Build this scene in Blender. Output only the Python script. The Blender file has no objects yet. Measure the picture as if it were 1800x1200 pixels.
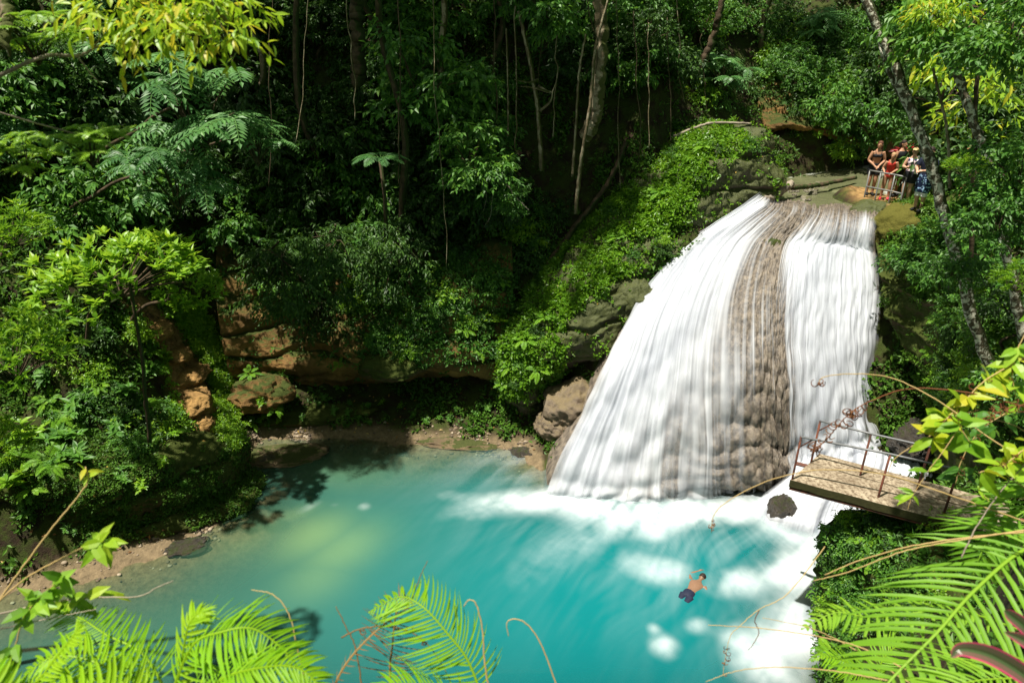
import bpy, math, random
import numpy as np
from mathutils import Vector, Matrix
from mathutils.bvhtree import BVHTree
R = math.radians
rng = np.random.default_rng(7)
random.seed(7)
SC = bpy.context.scene
COL = SC.collection
# ------------------------------------------------------------------ camera
CAMH, PITCH, FPX = 12.0, R(25), 1200.0
cd = bpy.data.cameras.new('camera'); cam = bpy.data.objects.new('camera', cd); COL.objects.link(cam)
cam.location = (0, 0, CAMH); cam.rotation_euler = (R(90) - PITCH, 0, 0)
cd.sensor_width = 36; cd.lens = 24; cd.clip_start = 0.05; cd.clip_end = 3000
SC.camera = cam
cd.dof.use_dof = True; cd.dof.focus_distance = 17.5; cd.dof.aperture_fstop = 2.8
CP, SP = math.cos(PITCH), math.sin(PITCH)
def ray(px, py):
    dx, dy = (px - 900) / FPX, (600 - py) / FPX
    return np.array([dx, CP + dy * SP, -SP + dy * CP])
def atY(px, py, Y): d = ray(px, py); return d * (Y / d[1]) + np.array([0, 0, CAMH])
def atz(px, py, z): d = ray(px, py); return d * ((z - CAMH) / d[2]) + np.array([0, 0, CAMH])
def atD(px, py, D): return ray(px, py) * D + np.array([0, 0, CAMH])
# ------------------------------------------------------------------ light
w = bpy.data.worlds.new('World'); SC.world = w; w.use_nodes = True
SUN = np.array([-0.25, -0.14, 0.955]); SUN /= np.linalg.norm(SUN)
nt = w.node_tree; bg = nt.nodes['Background']
sky = nt.nodes.new('ShaderNodeTexSky'); sky.sky_type = 'NISHITA'; sky.sun_disc = False
sky.sun_elevation = math.asin(SUN[2]); sky.sun_rotation = math.atan2(SUN[0], SUN[1])
tint = nt.nodes.new('ShaderNodeMix'); tint.data_type = 'RGBA'; tint.blend_type = 'MULTIPLY'; tint.inputs[0].default_value = 1; tint.inputs[7].default_value = (1, .96, .54, 1)
nt.links.new(sky.outputs[0], tint.inputs[6]); nt.links.new(tint.outputs[2], bg.inputs[0]); bg.inputs[1].default_value = 0.07
sl = bpy.data.lights.new('sun', 'SUN'); sl.energy = 4.6; sl.angle = R(1.0); sl.color = (1, 0.94, 0.84)
so = bpy.data.objects.new('sun', sl); COL.objects.link(so); so.location = (0, 0, 40)
so.rotation_euler = Vector(SUN).to_track_quat('Z', 'Y').to_euler()
SC.view_settings.view_transform = 'Standard'; SC.view_settings.look = 'None'
SC.view_settings.exposure = 1.0; SC.view_settings.gamma = 1
SC.render.engine = 'CYCLES'
cy = SC.cycles; cy.use_denoising = True; cy.max_bounces = 7; cy.diffuse_bounces = 3; cy.glossy_bounces = 2
cy.transmission_bounces = 4; cy.transparent_max_bounces = 16; cy.caustics_reflective = False; cy.caustics_refractive = False
cy.sample_clamp_indirect = 4
# ------------------------------------------------------------------ noise
def _h(i, j, k, seed):
    n = (i.astype(np.int64) * 374761393 + j.astype(np.int64) * 668265263 + k.astype(np.int64) * 2147483647 + seed * 1274126177) & 0xffffffff
    n = ((n ^ (n >> 13)) * 1274126177) & 0xffffffff
    n = ((n ^ (n >> 16)) * 2246822519) & 0xffffffff
    return ((n ^ (n >> 15)) & 0xffffff) / float(0xffffff)
def vnoise(x, y, z=None, seed=0):
    x = np.asarray(x, float); y = np.asarray(y, float); z = np.zeros_like(x) if z is None else np.asarray(z, float)
    x, y, z = np.broadcast_arrays(x, y, z)
    i, j, k = np.floor(x), np.floor(y), np.floor(z); f, g, h = x - i, y - j, z - k
    f, g, h = [t * t * (3 - 2 * t) for t in (f, g, h)]
    r = 0
    for a in (0, 1):
        for b in (0, 1):
            for c in (0, 1):
                r = r + _h(i + a, j + b, k + c, seed) * (f if a else 1 - f) * (g if b else 1 - g) * (h if c else 1 - h)
    return r * 2 - 1
def fbm(x, y, z=None, oct=4, seed=0):
    z = np.zeros_like(np.asarray(x, float)) if z is None else z
    r, a, s = 0, 1, 0
    for o in range(oct):
        r = r + a * vnoise(x * 2 ** o + o * 17.3, y * 2 ** o - o * 9.1, z * 2 ** o + o * 5.7, seed + o); s += a; a *= .5
    return r / s
def cells(x, y, seed=0):                      # distance to nearest cell centre (f1) and second nearest
    i, j = np.floor(x), np.floor(y); f1 = np.full(x.shape, 9.); f2 = np.full(x.shape, 9.)
    for a in (-1, 0, 1):
        for b in (-1, 0, 1):
            cx = i + a + .15 + .7 * _h(i + a, j + b, i * 0, seed); cyy = j + b + .15 + .7 * _h(i + a, j + b, i * 0 + 5, seed)
            d = np.hypot(x - cx, y - cyy); m = d < f1
            f2 = np.where(m, f1, np.minimum(f2, d)); f1 = np.where(m, d, f1)
    return f1, f2
def sstep(a, b, x): t = np.clip((x - a) / (b - a), 0, 1); return t * t * (3 - 2 * t)
def norm(v): v = np.asarray(v, float); return v / np.maximum(np.linalg.norm(v, axis=-1, keepdims=True), 1e-9)
# ------------------------------------------------------------------ meshes
def mesh_np(name, V, Fs, mat=None, smooth=False, fattr=None, vattr=None):
    V = np.asarray(V, np.float32); Fs = [np.asarray(f, np.int32) for f in Fs if len(f)]
    me = bpy.data.meshes.new(name)
    me.vertices.add(len(V)); me.vertices.foreach_set('co', V.ravel())
    nl = sum(f.size for f in Fs); npoly = sum(len(f) for f in Fs)
    me.loops.add(nl); me.polygons.add(npoly)
    me.loops.foreach_set('vertex_index', np.concatenate([f.ravel() for f in Fs]))
    tot = np.concatenate([np.full(len(f), f.shape[1], np.int32) for f in Fs])
    st = np.concatenate([[0], np.cumsum(tot)[:-1]]).astype(np.int32)
    me.polygons.foreach_set('loop_start', st); me.polygons.foreach_set('loop_total', tot)
    me.polygons.foreach_set('use_smooth', np.full(npoly, smooth))
    for d, dom in ((fattr, 'FACE'), (vattr, 'POINT')):
        for k, a in (d or {}).items():
            at = me.attributes.new(k, 'FLOAT', dom); at.data.foreach_set('value', np.asarray(a, np.float32).ravel())
    me.update(calc_edges=True); me.validate()
    if mat: me.materials.append(mat)
    return me
def obj(name, me, parent=None, loc=(0, 0, 0), rot=(0, 0, 0), sc=1):
    o = bpy.data.objects.new(name, me); COL.objects.link(o)
    o.location = loc; o.rotation_euler = rot; o.scale = (sc, sc, sc) if np.isscalar(sc) else sc
    if parent: o.parent = parent
    return o
def tag(o, label, cat=None, group=None, kind=None):
    if label: o['label'] = label
    if cat: o['category'] = cat
    if group: o['group'] = group
    if kind: o['kind'] = kind
    return o
def thing(name, label, cat, loc=(0, 0, 0), rotz=0, group=None):
    o = obj(name, None, None, loc, (0, 0, rotz)); o.empty_display_size = .2
    return tag(o, label, cat, group)
class MB:
    def __init__(s): s.V = []; s.F = {3: [], 4: []}; s.r = {3: [], 4: []}; s.n = 0
    def add(s, V, F, r=0.5):
        V = np.asarray(V, float).reshape(-1, 3); F = np.asarray(F, np.int64)
        s.V.append(V); k = F.shape[1]; s.F[k].append(F + s.n)
        s.r[k].append(np.broadcast_to(np.asarray(r, float), (len(F),)) if np.ndim(r) < 1 or len(r) == len(F) else np.repeat(r, len(F) // len(r)))
        s.n += len(V); return s
    def addm(s, V, Fl, r=0.5):
        n0 = s.n; V = np.asarray(V, float).reshape(-1, 3); s.V.append(V); s.n += len(V)
        for F in Fl:
            F = np.asarray(F, np.int64)
            if len(F): s.F[F.shape[1]].append(F + n0); s.r[F.shape[1]].append(np.full(len(F), r) if np.ndim(r) == 0 else np.repeat(r, len(F) // len(r)))
        return s
    def merge(s, o, M=None):
        V = np.concatenate(o.V)
        if M is not None: V = V @ M[:3, :3].T + M[:3, 3]
        for k in (3, 4):
            for F, r in zip(o.F[k], o.r[k]): s.F[k].append(F + s.n); s.r[k].append(r)
        s.V.append(V); s.n += len(V); return s
    def mesh(s, name, mat, smooth=False):
        Fs, rs = [], []
        for k in (3, 4):
            if s.F[k]: Fs.append(np.concatenate(s.F[k])); rs.append(np.concatenate(s.r[k]))
        return mesh_np(name, np.concatenate(s.V), Fs, mat, smooth, {'rnd': np.concatenate(rs)})
def tube(P, rad, n=6, cap=True):
    P = np.asarray(P, float); m = len(P); rad = np.broadcast_to(np.asarray(rad, float), (m,))
    T = norm(np.gradient(P, axis=0)); up = np.array([0, 0, 1.]) if abs(T[0][2]) < .9 else np.array([1., 0, 0])
    V = []
    A = norm(np.cross(T[0], up))
    for i in range(m):
        A = norm(A - T[i] * np.dot(A, T[i])); B = np.cross(T[i], A)
        a = np.arange(n) * 2 * math.pi / n
        V.append(P[i] + rad[i] * (np.cos(a)[:, None] * A + np.sin(a)[:, None] * B))
    V = np.concatenate(V); i = np.arange(m - 1)[:, None] * n; j = np.arange(n)[None]; k = (j + 1) % n
    F = np.stack([i + j, i + k, i + n + k, i + n + j], -1).reshape(-1, 4)
    if cap:
        c0, c1 = len(V), len(V) + 1; V = np.concatenate([V, P[:1], P[-1:]])
        jj = np.arange(n); T3 = np.concatenate([np.stack([jj * 0 + c0, (jj + 1) % n, jj], -1), np.stack([jj * 0 + c1, (m - 1) * n + jj, (m - 1) * n + (jj + 1) % n], -1)])
        return V, [F, T3]
    return V, [F]
def spline(P, n):                              # Catmull-Rom through the points
    P = np.asarray(P, float); m = len(P)
    Q = np.concatenate([2 * P[:1] - P[1:2], P, 2 * P[-1:] - P[-2:-1]])
    t = np.linspace(0, m - 1 - 1e-9, n); i = t.astype(int); f = (t - i).reshape((-1,) + (1,) * (P.ndim - 1))
    a, b, c, d = Q[i], Q[i + 1], Q[i + 2], Q[i + 3]
    return .5 * (2 * b + (c - a) * f + (2 * a - 5 * b + 4 * c - d) * f ** 2 + (3 * b - a - 3 * c + d) * f ** 3)
def patch(rows, nu, nv):                       # rows of world points -> (nv, nu, 3)
    C = np.array(rows, float); C = spline(C, nv); return spline(C.transpose(1, 0, 2), nu).transpose(1, 0, 2)
def gridF(nv, nu):
    i = np.arange(nv - 1)[:, None] * nu; j = np.arange(nu - 1)[None]
    return np.stack([i + j, i + nu + j, i + nu + j + 1, i + j + 1], -1).reshape(-1, 4)
def gnormals(G):
    return norm(np.cross(np.gradient(G, axis=1), np.gradient(G, axis=0)))
def box_mb(mb, c, s, M=None, r=.5):
    c, s = np.asarray(c, float), np.asarray(s, float) / 2
    V = np.array([[x, y, z] for x in (-1, 1) for y in (-1, 1) for z in (-1, 1)]) * s
    if M is not None: V = V @ np.asarray(M).T
    mb.add(V + c, [[0, 1, 3, 2], [4, 6, 7, 5], [0, 4, 5, 1], [2, 3, 7, 6], [0, 2, 6, 4], [1, 5, 7, 3]], r)
# ------------------------------------------------------------------ materials
class NM:
    def __init__(s, name):
        s.m = bpy.data.materials.new(name); s.m.use_nodes = True; s.t = s.m.node_tree
        s.t.nodes.clear(); s.out = s.n('ShaderNodeOutputMaterial')
    def n(s, ty, **kw):
        x = s.t.nodes.new(ty)
        for k, v in kw.items():
            if k.startswith('i_'): x.inputs[k[2:].replace('_', ' ')].default_value = v
            else: setattr(x, k, v)
        return x
    def l(s, a, b): s.t.links.new(a, b)
    def attr(s, n): return s.n('ShaderNodeAttribute', attribute_name=n).outputs['Fac']
    def ramp(s, fac, stops, mode='LINEAR'):
        r = s.n('ShaderNodeValToRGB'); e = r.color_ramp; e.interpolation = mode
        while len(e.elements) < len(stops): e.elements.new(.5)
        for q, (p, c) in zip(e.elements, stops): q.position = p; q.color = (*c, 1) if len(c) == 3 else c
        s.l(fac, r.inputs[0]); return r.outputs[0]
    def noise(s, scale, detail=4, rough=.6, vec=None, dist=0):
        x = s.n('ShaderNodeTexNoise'); x.inputs['Scale'].default_value = scale; x.inputs['Detail'].default_value = detail
        x.inputs['Roughness'].default_value = rough; x.inputs['Distortion'].default_value = dist
        if vec is None: vec = s.pos()
        s.l(vec, x.inputs['Vector']); return x.outputs[0]
    def pos(s):
        if not hasattr(s, '_p'): s._p = s.n('ShaderNodeTexCoord').outputs['Object']
        return s._p
    def math(s, op, a, b=None, clamp=False):
        x = s.n('ShaderNodeMath', operation=op, use_clamp=clamp)
        for i, v in enumerate((a, b)):
            if v is None: continue
            if isinstance(v, (int, float)): x.inputs[i].default_value = v
            else: s.l(v, x.inputs[i])
        return x.outputs[0]
    def mix(s, f, a, b, mode='MIX'):
        x = s.n('ShaderNodeMix', data_type='RGBA', blend_type=mode)
        for i, v in ((0, f), (6, a), (7, b)):
            if isinstance(v, (int, float)): x.inputs[i].default_value = v
            elif isinstance(v, tuple): x.inputs[i].default_value = (*v, 1)
            else: s.l(v, x.inputs[i])
        return x.outputs[2]
    def mixs(s, f, a, b):
        x = s.n('ShaderNodeMixShader')
        if isinstance(f, (int, float)): x.inputs[0].default_value = f
        else: s.l(f, x.inputs[0])
        s.l(a, x.inputs[1]); s.l(b, x.inputs[2]); return x.outputs[0]
    def bump(s, h, strength=.5, dist=.05):
        b = s.n('ShaderNodeBump'); b.inputs['Strength'].default_value = strength; b.inputs['Distance'].default_value = dist
        s.l(h, b.inputs['Height']); return b.outputs[0]
    def bsdf(s, col, rough=.8, spec=.3, normal=None, **kw):
        b = s.n('ShaderNodeBsdfPrincipled')
        for k, v in (('Base Color', col), ('Roughness', rough)):
            if isinstance(v, tuple): b.inputs[k].default_value = (*v, 1)
            elif isinstance(v, (int, float)): b.inputs[k].default_value = v
            else: s.l(v, b.inputs[k])
        b.inputs['Specular IOR Level'].default_value = spec
        for k, v in kw.items(): b.inputs[k.replace('_', ' ')].default_value = v
        if normal is not None: s.l(normal, b.inputs['Normal'])
        return b.outputs[0]
    def done(s, sh): s.l(sh, s.out.inputs[0]); return s.m
def leaf_mat(name, cols, trans=.35, rough=.42, spec=.45, tcol=1.35):
    k = NM(name); f = k.attr('rnd')
    oi = k.n('ShaderNodeObjectInfo').outputs['Random']
    f2 = k.math('ADD', f, k.math('MULTIPLY', k.math('SUBTRACT', oi, .5), .22), clamp=True)
    n = len(cols); c = k.ramp(f2, [(i / (n - 1) if n > 1 else 0, x) for i, x in enumerate(cols)])
    hs = k.n('ShaderNodeHueSaturation'); k.l(c, hs.inputs['Color']); hs.inputs['Value'].default_value = tcol; hs.inputs['Hue'].default_value = .485
    tr = k.n('ShaderNodeBsdfTranslucent'); k.l(hs.outputs[0], tr.inputs[0])
    return k.done(k.mixs(trans, k.bsdf(c, rough, spec), tr.outputs[0]))
def rock_mat(name, base, dark, moss, moss_amt=.5, scale=1.0, rough=.85, wet=0.0, bumpd=.08):
    k = NM(name); a = k.noise(1.1 * scale, 6, .65); b = k.noise(7 * scale, 6, .7); c = k.noise(30 * scale, 4, .7)
    col = k.mix(k.ramp(a, [(.35, (0, 0, 0)), (.62, (1, 1, 1))]), dark, base)
    col = k.mix(k.math('MULTIPLY', k.ramp(b, [(.35, (1, 1, 1)), (.6, (0, 0, 0))]), .7), col, tuple(x * .45 for x in base))
    geo = k.n('ShaderNodeNewGeometry'); sx = k.n('ShaderNodeSeparateXYZ'); k.l(geo.outputs['Normal'], sx.inputs[0])
    up = k.math('MULTIPLY', sx.outputs['Z'], .38)
    mm = k.math('ADD', up, k.math('ADD', k.math('MULTIPLY', k.noise(2.2 * scale, 5, .7), .9), k.math('MULTIPLY', b, .35)))
    th = .95 - .55 * moss_amt
    mf = k.ramp(mm, [(max(0, th - .1), (0, 0, 0)), (min(1, th + .1), (1, 1, 1))])
    mcol = k.mix(c, tuple(x * .35 for x in moss), tuple(min(1, x * 1.7) for x in moss))
    col = k.mix(mf, col, mcol)
    h = k.math('ADD', k.math('MULTIPLY', b, .7), k.math('MULTIPLY', c, .35))
    return k.done(k.bsdf(col, rough, .25 + wet, k.bump(h, .9, bumpd)))
M = {}
M['ground'] = rock_mat('forest_soil', (.16, .085, .035), (.05, .032, .016), (.03, .05, .008), .42)
M['moss_rock'] = rock_mat('mossy_limestone', (.17, .105, .05), (.035, .026, .016), (.045, .06, .008), .8)
M['fern_rock'] = rock_mat('wet_grey_limestone', (.15, .115, .075), (.04, .033, .025), (.05, .06, .008), .8, rough=.6, wet=.3)
M['ochre'] = rock_mat('ochre_limestone', (.36, .20, .065), (.10, .06, .022), (.04, .055, .008), .2)
M['tufa'] = rock_mat('wet_tufa', (.30, .225, .15), (.13, .095, .06), (.16, .12, .06), .2, 1.4, .5, .3)
M['pale_stone'] = rock_mat('pale_stone', (.42, .38, .31), (.2, .17, .13), (.1, .1, .04), .1, 3)
M['sand'] = rock_mat('silty_shore', (.24, .17, .095), (.1, .075, .045), (.05, .06, .015), -.1)
M['black_rock'] = rock_mat('dark_wet_rock', (.085, .066, .045), (.02, .018, .014), (.035, .045, .01), -.2, 2.4, .4, .4, .12)
# ------------------------------------------------------------------ terrain
# pool outline with, at each vertex, the bank profile (distance outward, height)
OUT = [((6.0, 9.0), [(0, 0), (.3, 1.8), (1.5, 3.6), (3, 5.0), (6, 8.0), (12, 11), (30, 14)]),
       ((7.0, 11.0), [(0, 0), (.3, 1.8), (1.2, 3.2), (2.2, 3.6), (4, 4.6), (8, 8.5), (14, 12), (30, 15)]),
       ((7.9, 12.7), [(0, 0), (.3, 1.4), (1, 2.7), (2, 3.5), (4, 5.2), (8, 9.5), (14, 13), (30, 15)]),
       ((9.6, 14.4), [(0, .0), (.6, .6), (2, 1.2), (3, 3.5), (4.5, 6.6), (8, 8.4), (14, 13.5), (30, 17)]),
       ((7.6, 15.6), [(0, 0), (.3, .4), (1, 1.0), (2, 2.6), (4.2, 6.2), (8, 6.4), (12, 9.5), (18, 15), (30, 18)]),
       ((4.0, 16.2), [(0, 0), (.3, .2), (1, 1.0), (2, 2.5), (4, 6.2), (6, 7.5), (8, 9.0), (12, 13), (30, 20)]),
       ((1.2, 16.5), [(0, 0), (.3, .2), (1, .9), (2, 2.2), (3.5, 4.2), (6, 7.5), (9, 11), (12, 15), (30, 20)]),
       ((0.2, 17.8), [(0, 0), (.4, .3), (1, .5), (2, 1.4), (3, 3.6), (5, 6.8), (8, 12), (11, 15), (30, 20)]),
       ((-5.4, 18.4), [(0, 0), (.5, .3), (1.8, .55), (2.3, .7), (2.7, 2.2), (3.4, 4.0), (5, 7.2), (7, 12), (9, 15), (30, 20)]),
       ((-7.9, 18.3), [(0, 0), (.6, .35), (1.6, .9), (2.2, 2.0), (3.2, 4.2), (5, 7.5), (7, 12), (9, 15), (30, 20)]),
       ((-8.6, 17.2), [(0, 0), (.4, .5), (1, 1.6), (2, 3.2), (4, 6.0), (7, 10), (12, 14), (30, 18)]),
       ((-7.7, 15.4), [(0, 0), (.3, .7), (.8, 1.5), (2, 2.5), (4, 4.0), (8, 8), (14, 12), (30, 18)]),
       ((-7.7, 14.3), [(0, 0), (.7, .16), (1.1, 1.0), (1.6, 1.8), (3, 2.5), (6, 5.5), (12, 11), (30, 18)]),
       ((-8.9, 12.9), [(0, 0), (.9, .15), (1.3, 1.0), (1.8, 1.9), (3, 2.6), (6, 5.0), (12, 11), (30, 18)]),
       ((-11.0, 11.8), [(0, 0), (.7, .15), (1.2, 1.0), (1.8, 1.9), (3, 2.6), (6, 5.0), (12, 11), (30, 18)]),
       ((-15, 10.5), [(0, 0), (.7, .2), (1.5, 1.4), (3, 2.6), (6, 5.0), (12, 11), (30, 18)]),
       ((-18, 8.5), [(0, 0), (.7, .2), (1.5, 1.4), (3, 2.6), (6, 5.0), (12, 11), (30, 18)]),
       ((-12, 7.8), [(0, 0), (1, 1.9), (3, 4.4), (6, 8.9), (8, 9.9), (10, 10.2), (20, 12), (30, 14)]),
       ((0, 7.8), [(0, 0), (1, 1.9), (3, 4.4), (6, 8.9), (8, 10.1), (10, 10.3), (20, 12), (30, 14)]),
       ((4.5, 7.9), [(0, 0), (1, 1.9), (3, 4.6), (6, 8.9), (8, 10.1), (10, 10.4), (20, 12), (30, 14)])]
PO = np.array([p for p, _ in OUT], float); NP = len(PO)
DS = np.array([0, .3, .6, .9, 1.2, 1.6, 2, 2.5, 3, 3.5, 4, 5, 6, 7, 8, 10, 12, 15, 20, 30, 60])
PR = np.array([np.interp(DS, *zip(*pr)) for _, pr in OUT])
def outline_sd(X, Y):
    best = np.full(X.shape, 1e9); seg = np.zeros(X.shape, int); tt = np.zeros(X.shape); ins = np.zeros(X.shape, bool)
    for i in range(NP):
        a, b = PO[i], PO[(i + 1) % NP]; e = b - a
        t = np.clip(((X - a[0]) * e[0] + (Y - a[1]) * e[1]) / (e @ e), 0, 1)
        d = np.hypot(X - a[0] - t * e[0], Y - a[1] - t * e[1]); m = d < best
        best = np.where(m, d, best); seg = np.where(m, i, seg); tt = np.where(m, t, tt)
        c = ((a[1] > Y) != (b[1] > Y)) & (X < (b[0] - a[0]) * (Y - a[1]) / (b[1] - a[1] + 1e-12) + a[0]); ins ^= c
    return np.where(ins, -best, best), seg, tt
def blur(Z, n):
    for _ in range(n):
        P = np.pad(Z, 1, mode='edge'); Z = (P[:-2, 1:-1] + P[2:, 1:-1] + P[1:-1, :-2] + P[1:-1, 2:] + 2 * Z) / 6
    return Z
core = .125
gx = np.concatenate([np.array([-900, -500, -300, -180, -110, -75, -55, -42, -34, -28, -24.5, -22]), np.arange(-20, 24.01, core), np.array([25.5, 28, 33, 40, 52, 75, 110, 180, 300, 500, 900])])
gy = np.concatenate([np.array([-900, -500, -300, -180, -110, -75, -50, -35, -25, -18, -13, -10]), np.arange(-8, 34.01, core), np.array([35.5, 38, 42, 48, 58, 75, 110, 180, 300, 500, 900])])
GX, GY = np.meshgrid(gx, gy)
sd, seg, tt = outline_sd(GX, GY)
wob = .35 * fbm(GX * .5, GY * .5, seed=3)
dd = np.maximum(sd, 0); dw = np.maximum(dd + wob * np.clip(dd, 0, 1.5), 0)
def lk(pr): 
    q = np.interp(dw.ravel(), DS, np.arange(len(DS))).reshape(dw.shape); i = np.clip(q.astype(int), 0, len(DS) - 2); return i, q - i
qi, qf = lk(None)
za = PR[seg, qi] * (1 - qf) + PR[seg, qi + 1] * qf
sg2 = (seg + 1) % NP
zb = PR[sg2, qi] * (1 - qf) + PR[sg2, qi + 1] * qf
GZ = za * (1 - tt) + zb * tt
GZ = np.where(sd < 0, -np.minimum(2.6, .22 * (-sd) + .12 * np.maximum(-sd - .6, 0) ** 1.5), GZ)
near = sstep(.2, 1.2, sd)
GZb = blur(GZ, 10); GZ = GZ * (1 - near) + GZb * near
# features: (polyline, half width, side slope) ridges and cuts
def seg_dist(X, Y, P):
    P = np.asarray(P, float); best = np.full(X.shape, 1e9); val = np.zeros(X.shape)
    for a, b in zip(P[:-1], P[1:]):
        e = b[:2] - a[:2]; t = np.clip(((X - a[0]) * e[0] + (Y - a[1]) * e[1]) / (e @ e), 0, 1)
        d = np.hypot(X - a[0] - t * e[0], Y - a[1] - t * e[1]); m = d < best
        best = np.where(m, d, best); val = np.where(m, a[2] + t * (b[2] - a[2]), val)
    return best, val
def level(P, hw, fall):
    global GZ
    d, v = seg_dist(GX, GY, P); f = sstep(hw + fall, hw, d); GZ = GZ * (1 - f) + v * f
level([(8.3, 20.6, 6.35), (9.6, 21.4, 6.35), (10.4, 23.6, 6.45), (14.5, 24.6, 6.9), (19, 25.2, 7.6)], 1.3, 1.1)   # stream bed above the fall
level([(11.7, 22.0, 6.95), (12.2, 20.5, 6.95), (13.6, 20.6, 7.0), (15.4, 20.0, 7.5)], .75, .8)                              # viewing spot
level([(7.7, 10.9, 3.2), (8.6, 10.6, 3.45), (10.2, 10.3, 3.7)], .35, .7)                                 # bank under the platform
level([(3.3, .3, 10.2), (3.6, 2.5, 10.3), (4.4, 3.6, 10.0)], .3, .9)   # near bank that carries the big fern and the vines
nz = fbm(GX * .9, GY * .9, seed=11, oct=5)
GZ = GZ + nz * np.clip(sd * .25, 0, .5) * (1 - .75 * sstep(1.4, .2, seg_dist(GX, GY, [(11.7, 22, 0), (12.1, 20.3, 0), (13.6, 20.8, 0)])[0]))
GZ = np.where((sd > 0) & (sd < .8), GZ + .05 * fbm(GX * 3, GY * 3, seed=5), GZ)
GZ = GZ + (GX < 1) * (GY > 10.5) * sstep(-2.2, -.4, sd) * sstep(1.6, .6, sd) * (.13 * fbm(GX * 1.1, GY * 1.5, seed=25, oct=5) + .04 * fbm(GX * 6, GY * 6, seed=26, oct=3))
GZ = np.maximum(GZ, -2.6)
gV = np.stack([GX, GY, GZ], -1).reshape(-1, 3); gF = gridF(len(gy), len(gx))[:, ::-1]
# soil / sand by place: the silty shelf that the water has left bare
shore = sstep(1.15, .5, sd) * sstep(-7, -6.2, -np.abs(GX + 0) * 0 - 6.0)
shore = np.where((GX < 1) & (GY > 10.5), sstep(.32, .12, GZ), 0)
k = NM('ground'); 
sh = k.attr('shore'); a = k.noise(1.1, 6, .65); b = k.noise(7, 6, .7); c = k.noise(34, 4, .7)
col = k.mix(k.ramp(a, [(.35, (0, 0, 0)), (.62, (1, 1, 1))]), (.016, .012, .008), (.038, .024, .013))
col = k.mix(k.math('MULTIPLY', k.ramp(b, [(.35, (1, 1, 1)), (.6, (0, 0, 0))]), .6), col, (.03, .02, .01))
mossf = k.ramp(k.noise(2.0, 5, .7), [(.42, (0, 0, 0)), (.56, (1, 1, 1))])
col = k.mix(k.math('MULTIPLY', mossf, .85), col, k.mix(c, (.012, .022, .004), (.07, .1, .014)))
scol = k.mix(k.ramp(b, [(.3, (0, 0, 0)), (.65, (1, 1, 1))]), (.095, .072, .042), (.235, .175, .10))
col = k.mix(sh, col, scol)
earth = k.attr('earth'); ecol = k.mix(k.ramp(b, [(.3, (0, 0, 0)), (.65, (1, 1, 1))]), (.16, .085, .03), (.40, .25, .10))
col = k.mix(k.math('MULTIPLY', earth, k.ramp(k.noise(3, 4, .7), [(.36, (.2, .2, .2)), (.5, (1, 1, 1))])), col, ecol)
M['ground'] = k.done(k.bsdf(col, .9, .2, k.bump(k.math('ADD', b, k.math('MULTIPLY', c, .4)), .9, .07)))
def march(px, py):
    d = ray(px, py)
    for t in np.arange(8, 34, .05):
        p = d * t + [0, 0, CAMH]
        i, j = np.searchsorted(gx, p[0]), np.searchsorted(gy, p[1])
        if p[2] < GZ[j, i]: return p
    return p
PATHP = [march(385, 830), march(372, 790), march(352, 740), march(335, 690), march(330, 650), march(300, 605), march(262, 565)]
ed, _ = seg_dist(GX, GY, PATHP); e2, _ = seg_dist(GX, GY, [(11.8, 22, 0), (12.3, 20.3, 0), (13.4, 20.6, 0), (15, 20.2, 0)])
earth = np.maximum(sstep(.75, .35, ed + .25 * fbm(GX * 2, GY * 2, seed=8)), sstep(1.2, .6, e2))
tag(obj('ground', mesh_np('ground', gV, [gF], M['ground'], True, None, {'shore': shore, 'earth': earth})), 'dark forest soil banks rising round the turquoise pool', 'ground', kind='structure')
def H(x, y):
    i = np.clip(np.searchsorted(gx, x) - 1, 0, len(gx) - 2); j = np.clip(np.searchsorted(gy, y) - 1, 0, len(gy) - 2)
    fx = np.clip((x - gx[i]) / (gx[i + 1] - gx[i]), 0, 1); fy = np.clip((y - gy[j]) / (gy[j + 1] - gy[j]), 0, 1)
    return (GZ[j, i] * (1 - fx) + GZ[j, i + 1] * fx) * (1 - fy) + (GZ[j + 1, i] * (1 - fx) + GZ[j + 1, i + 1] * fx) * fy
SURF = {'ground': (gV, gF)}
# ------------------------------------------------------------------ rock masses
def P3(t): return atY(*t) if len(t) == 3 else atz(t[0], t[1], t[3])      # (px,py,Y) or (px,py,'z',z)
def rock_patch(name, rows, mat, label, cat, nu=150, nv=150, amp=.25, sc=1.1, seed=1, back=1.2, kind=None, fine=.06, up=None):
    C = np.array([[P3(t) for t in r] for r in rows]); G = patch(C, nu, nv); N = gnormals(G)
    if N[nv // 2, nu // 2, 1] > 0: N = -N
    n1 = fbm(G[..., 0] * sc, G[..., 1] * sc, G[..., 2] * sc * 1.6, 5, seed); n2 = fbm(G[..., 0] * 5, G[..., 1] * 5, G[..., 2] * 7, 3, seed + 9)
    strata = np.abs(((G[..., 2] * 1.15 + .6 * fbm(G[..., 0] * .5, G[..., 1] * .5, G[..., 2] * .5, 3, seed + 4)) % 1) - .5)
    G = G + N * (amp * n1 + fine * n2 - amp * .5 * sstep(.12, .0, strata))[..., None]
    # close it: the border runs back into the bank
    core_ = G; B = np.array([0, back, -.15]) if up is None else np.array(up)
    G = np.concatenate([core_[:1] + B, core_, core_[-1:] + B * .8]); G = np.concatenate([G[:, :1] + B, G, G[:, -1:] + B], 1)
    V = G.reshape(-1, 3); F = gridF(*G.shape[:2])
    fn = np.cross(V[F[:, 1]] - V[F[:, 0]], V[F[:, 3]] - V[F[:, 0]])
    if fn[:, 1].mean() > 0: F = F[:, ::-1]
    tag(obj(name, mesh_np(name, V, [F], mat, True)), label, cat, None, kind)
    SURF[name + str(len(SURF))] = (V, F); return G
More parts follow.
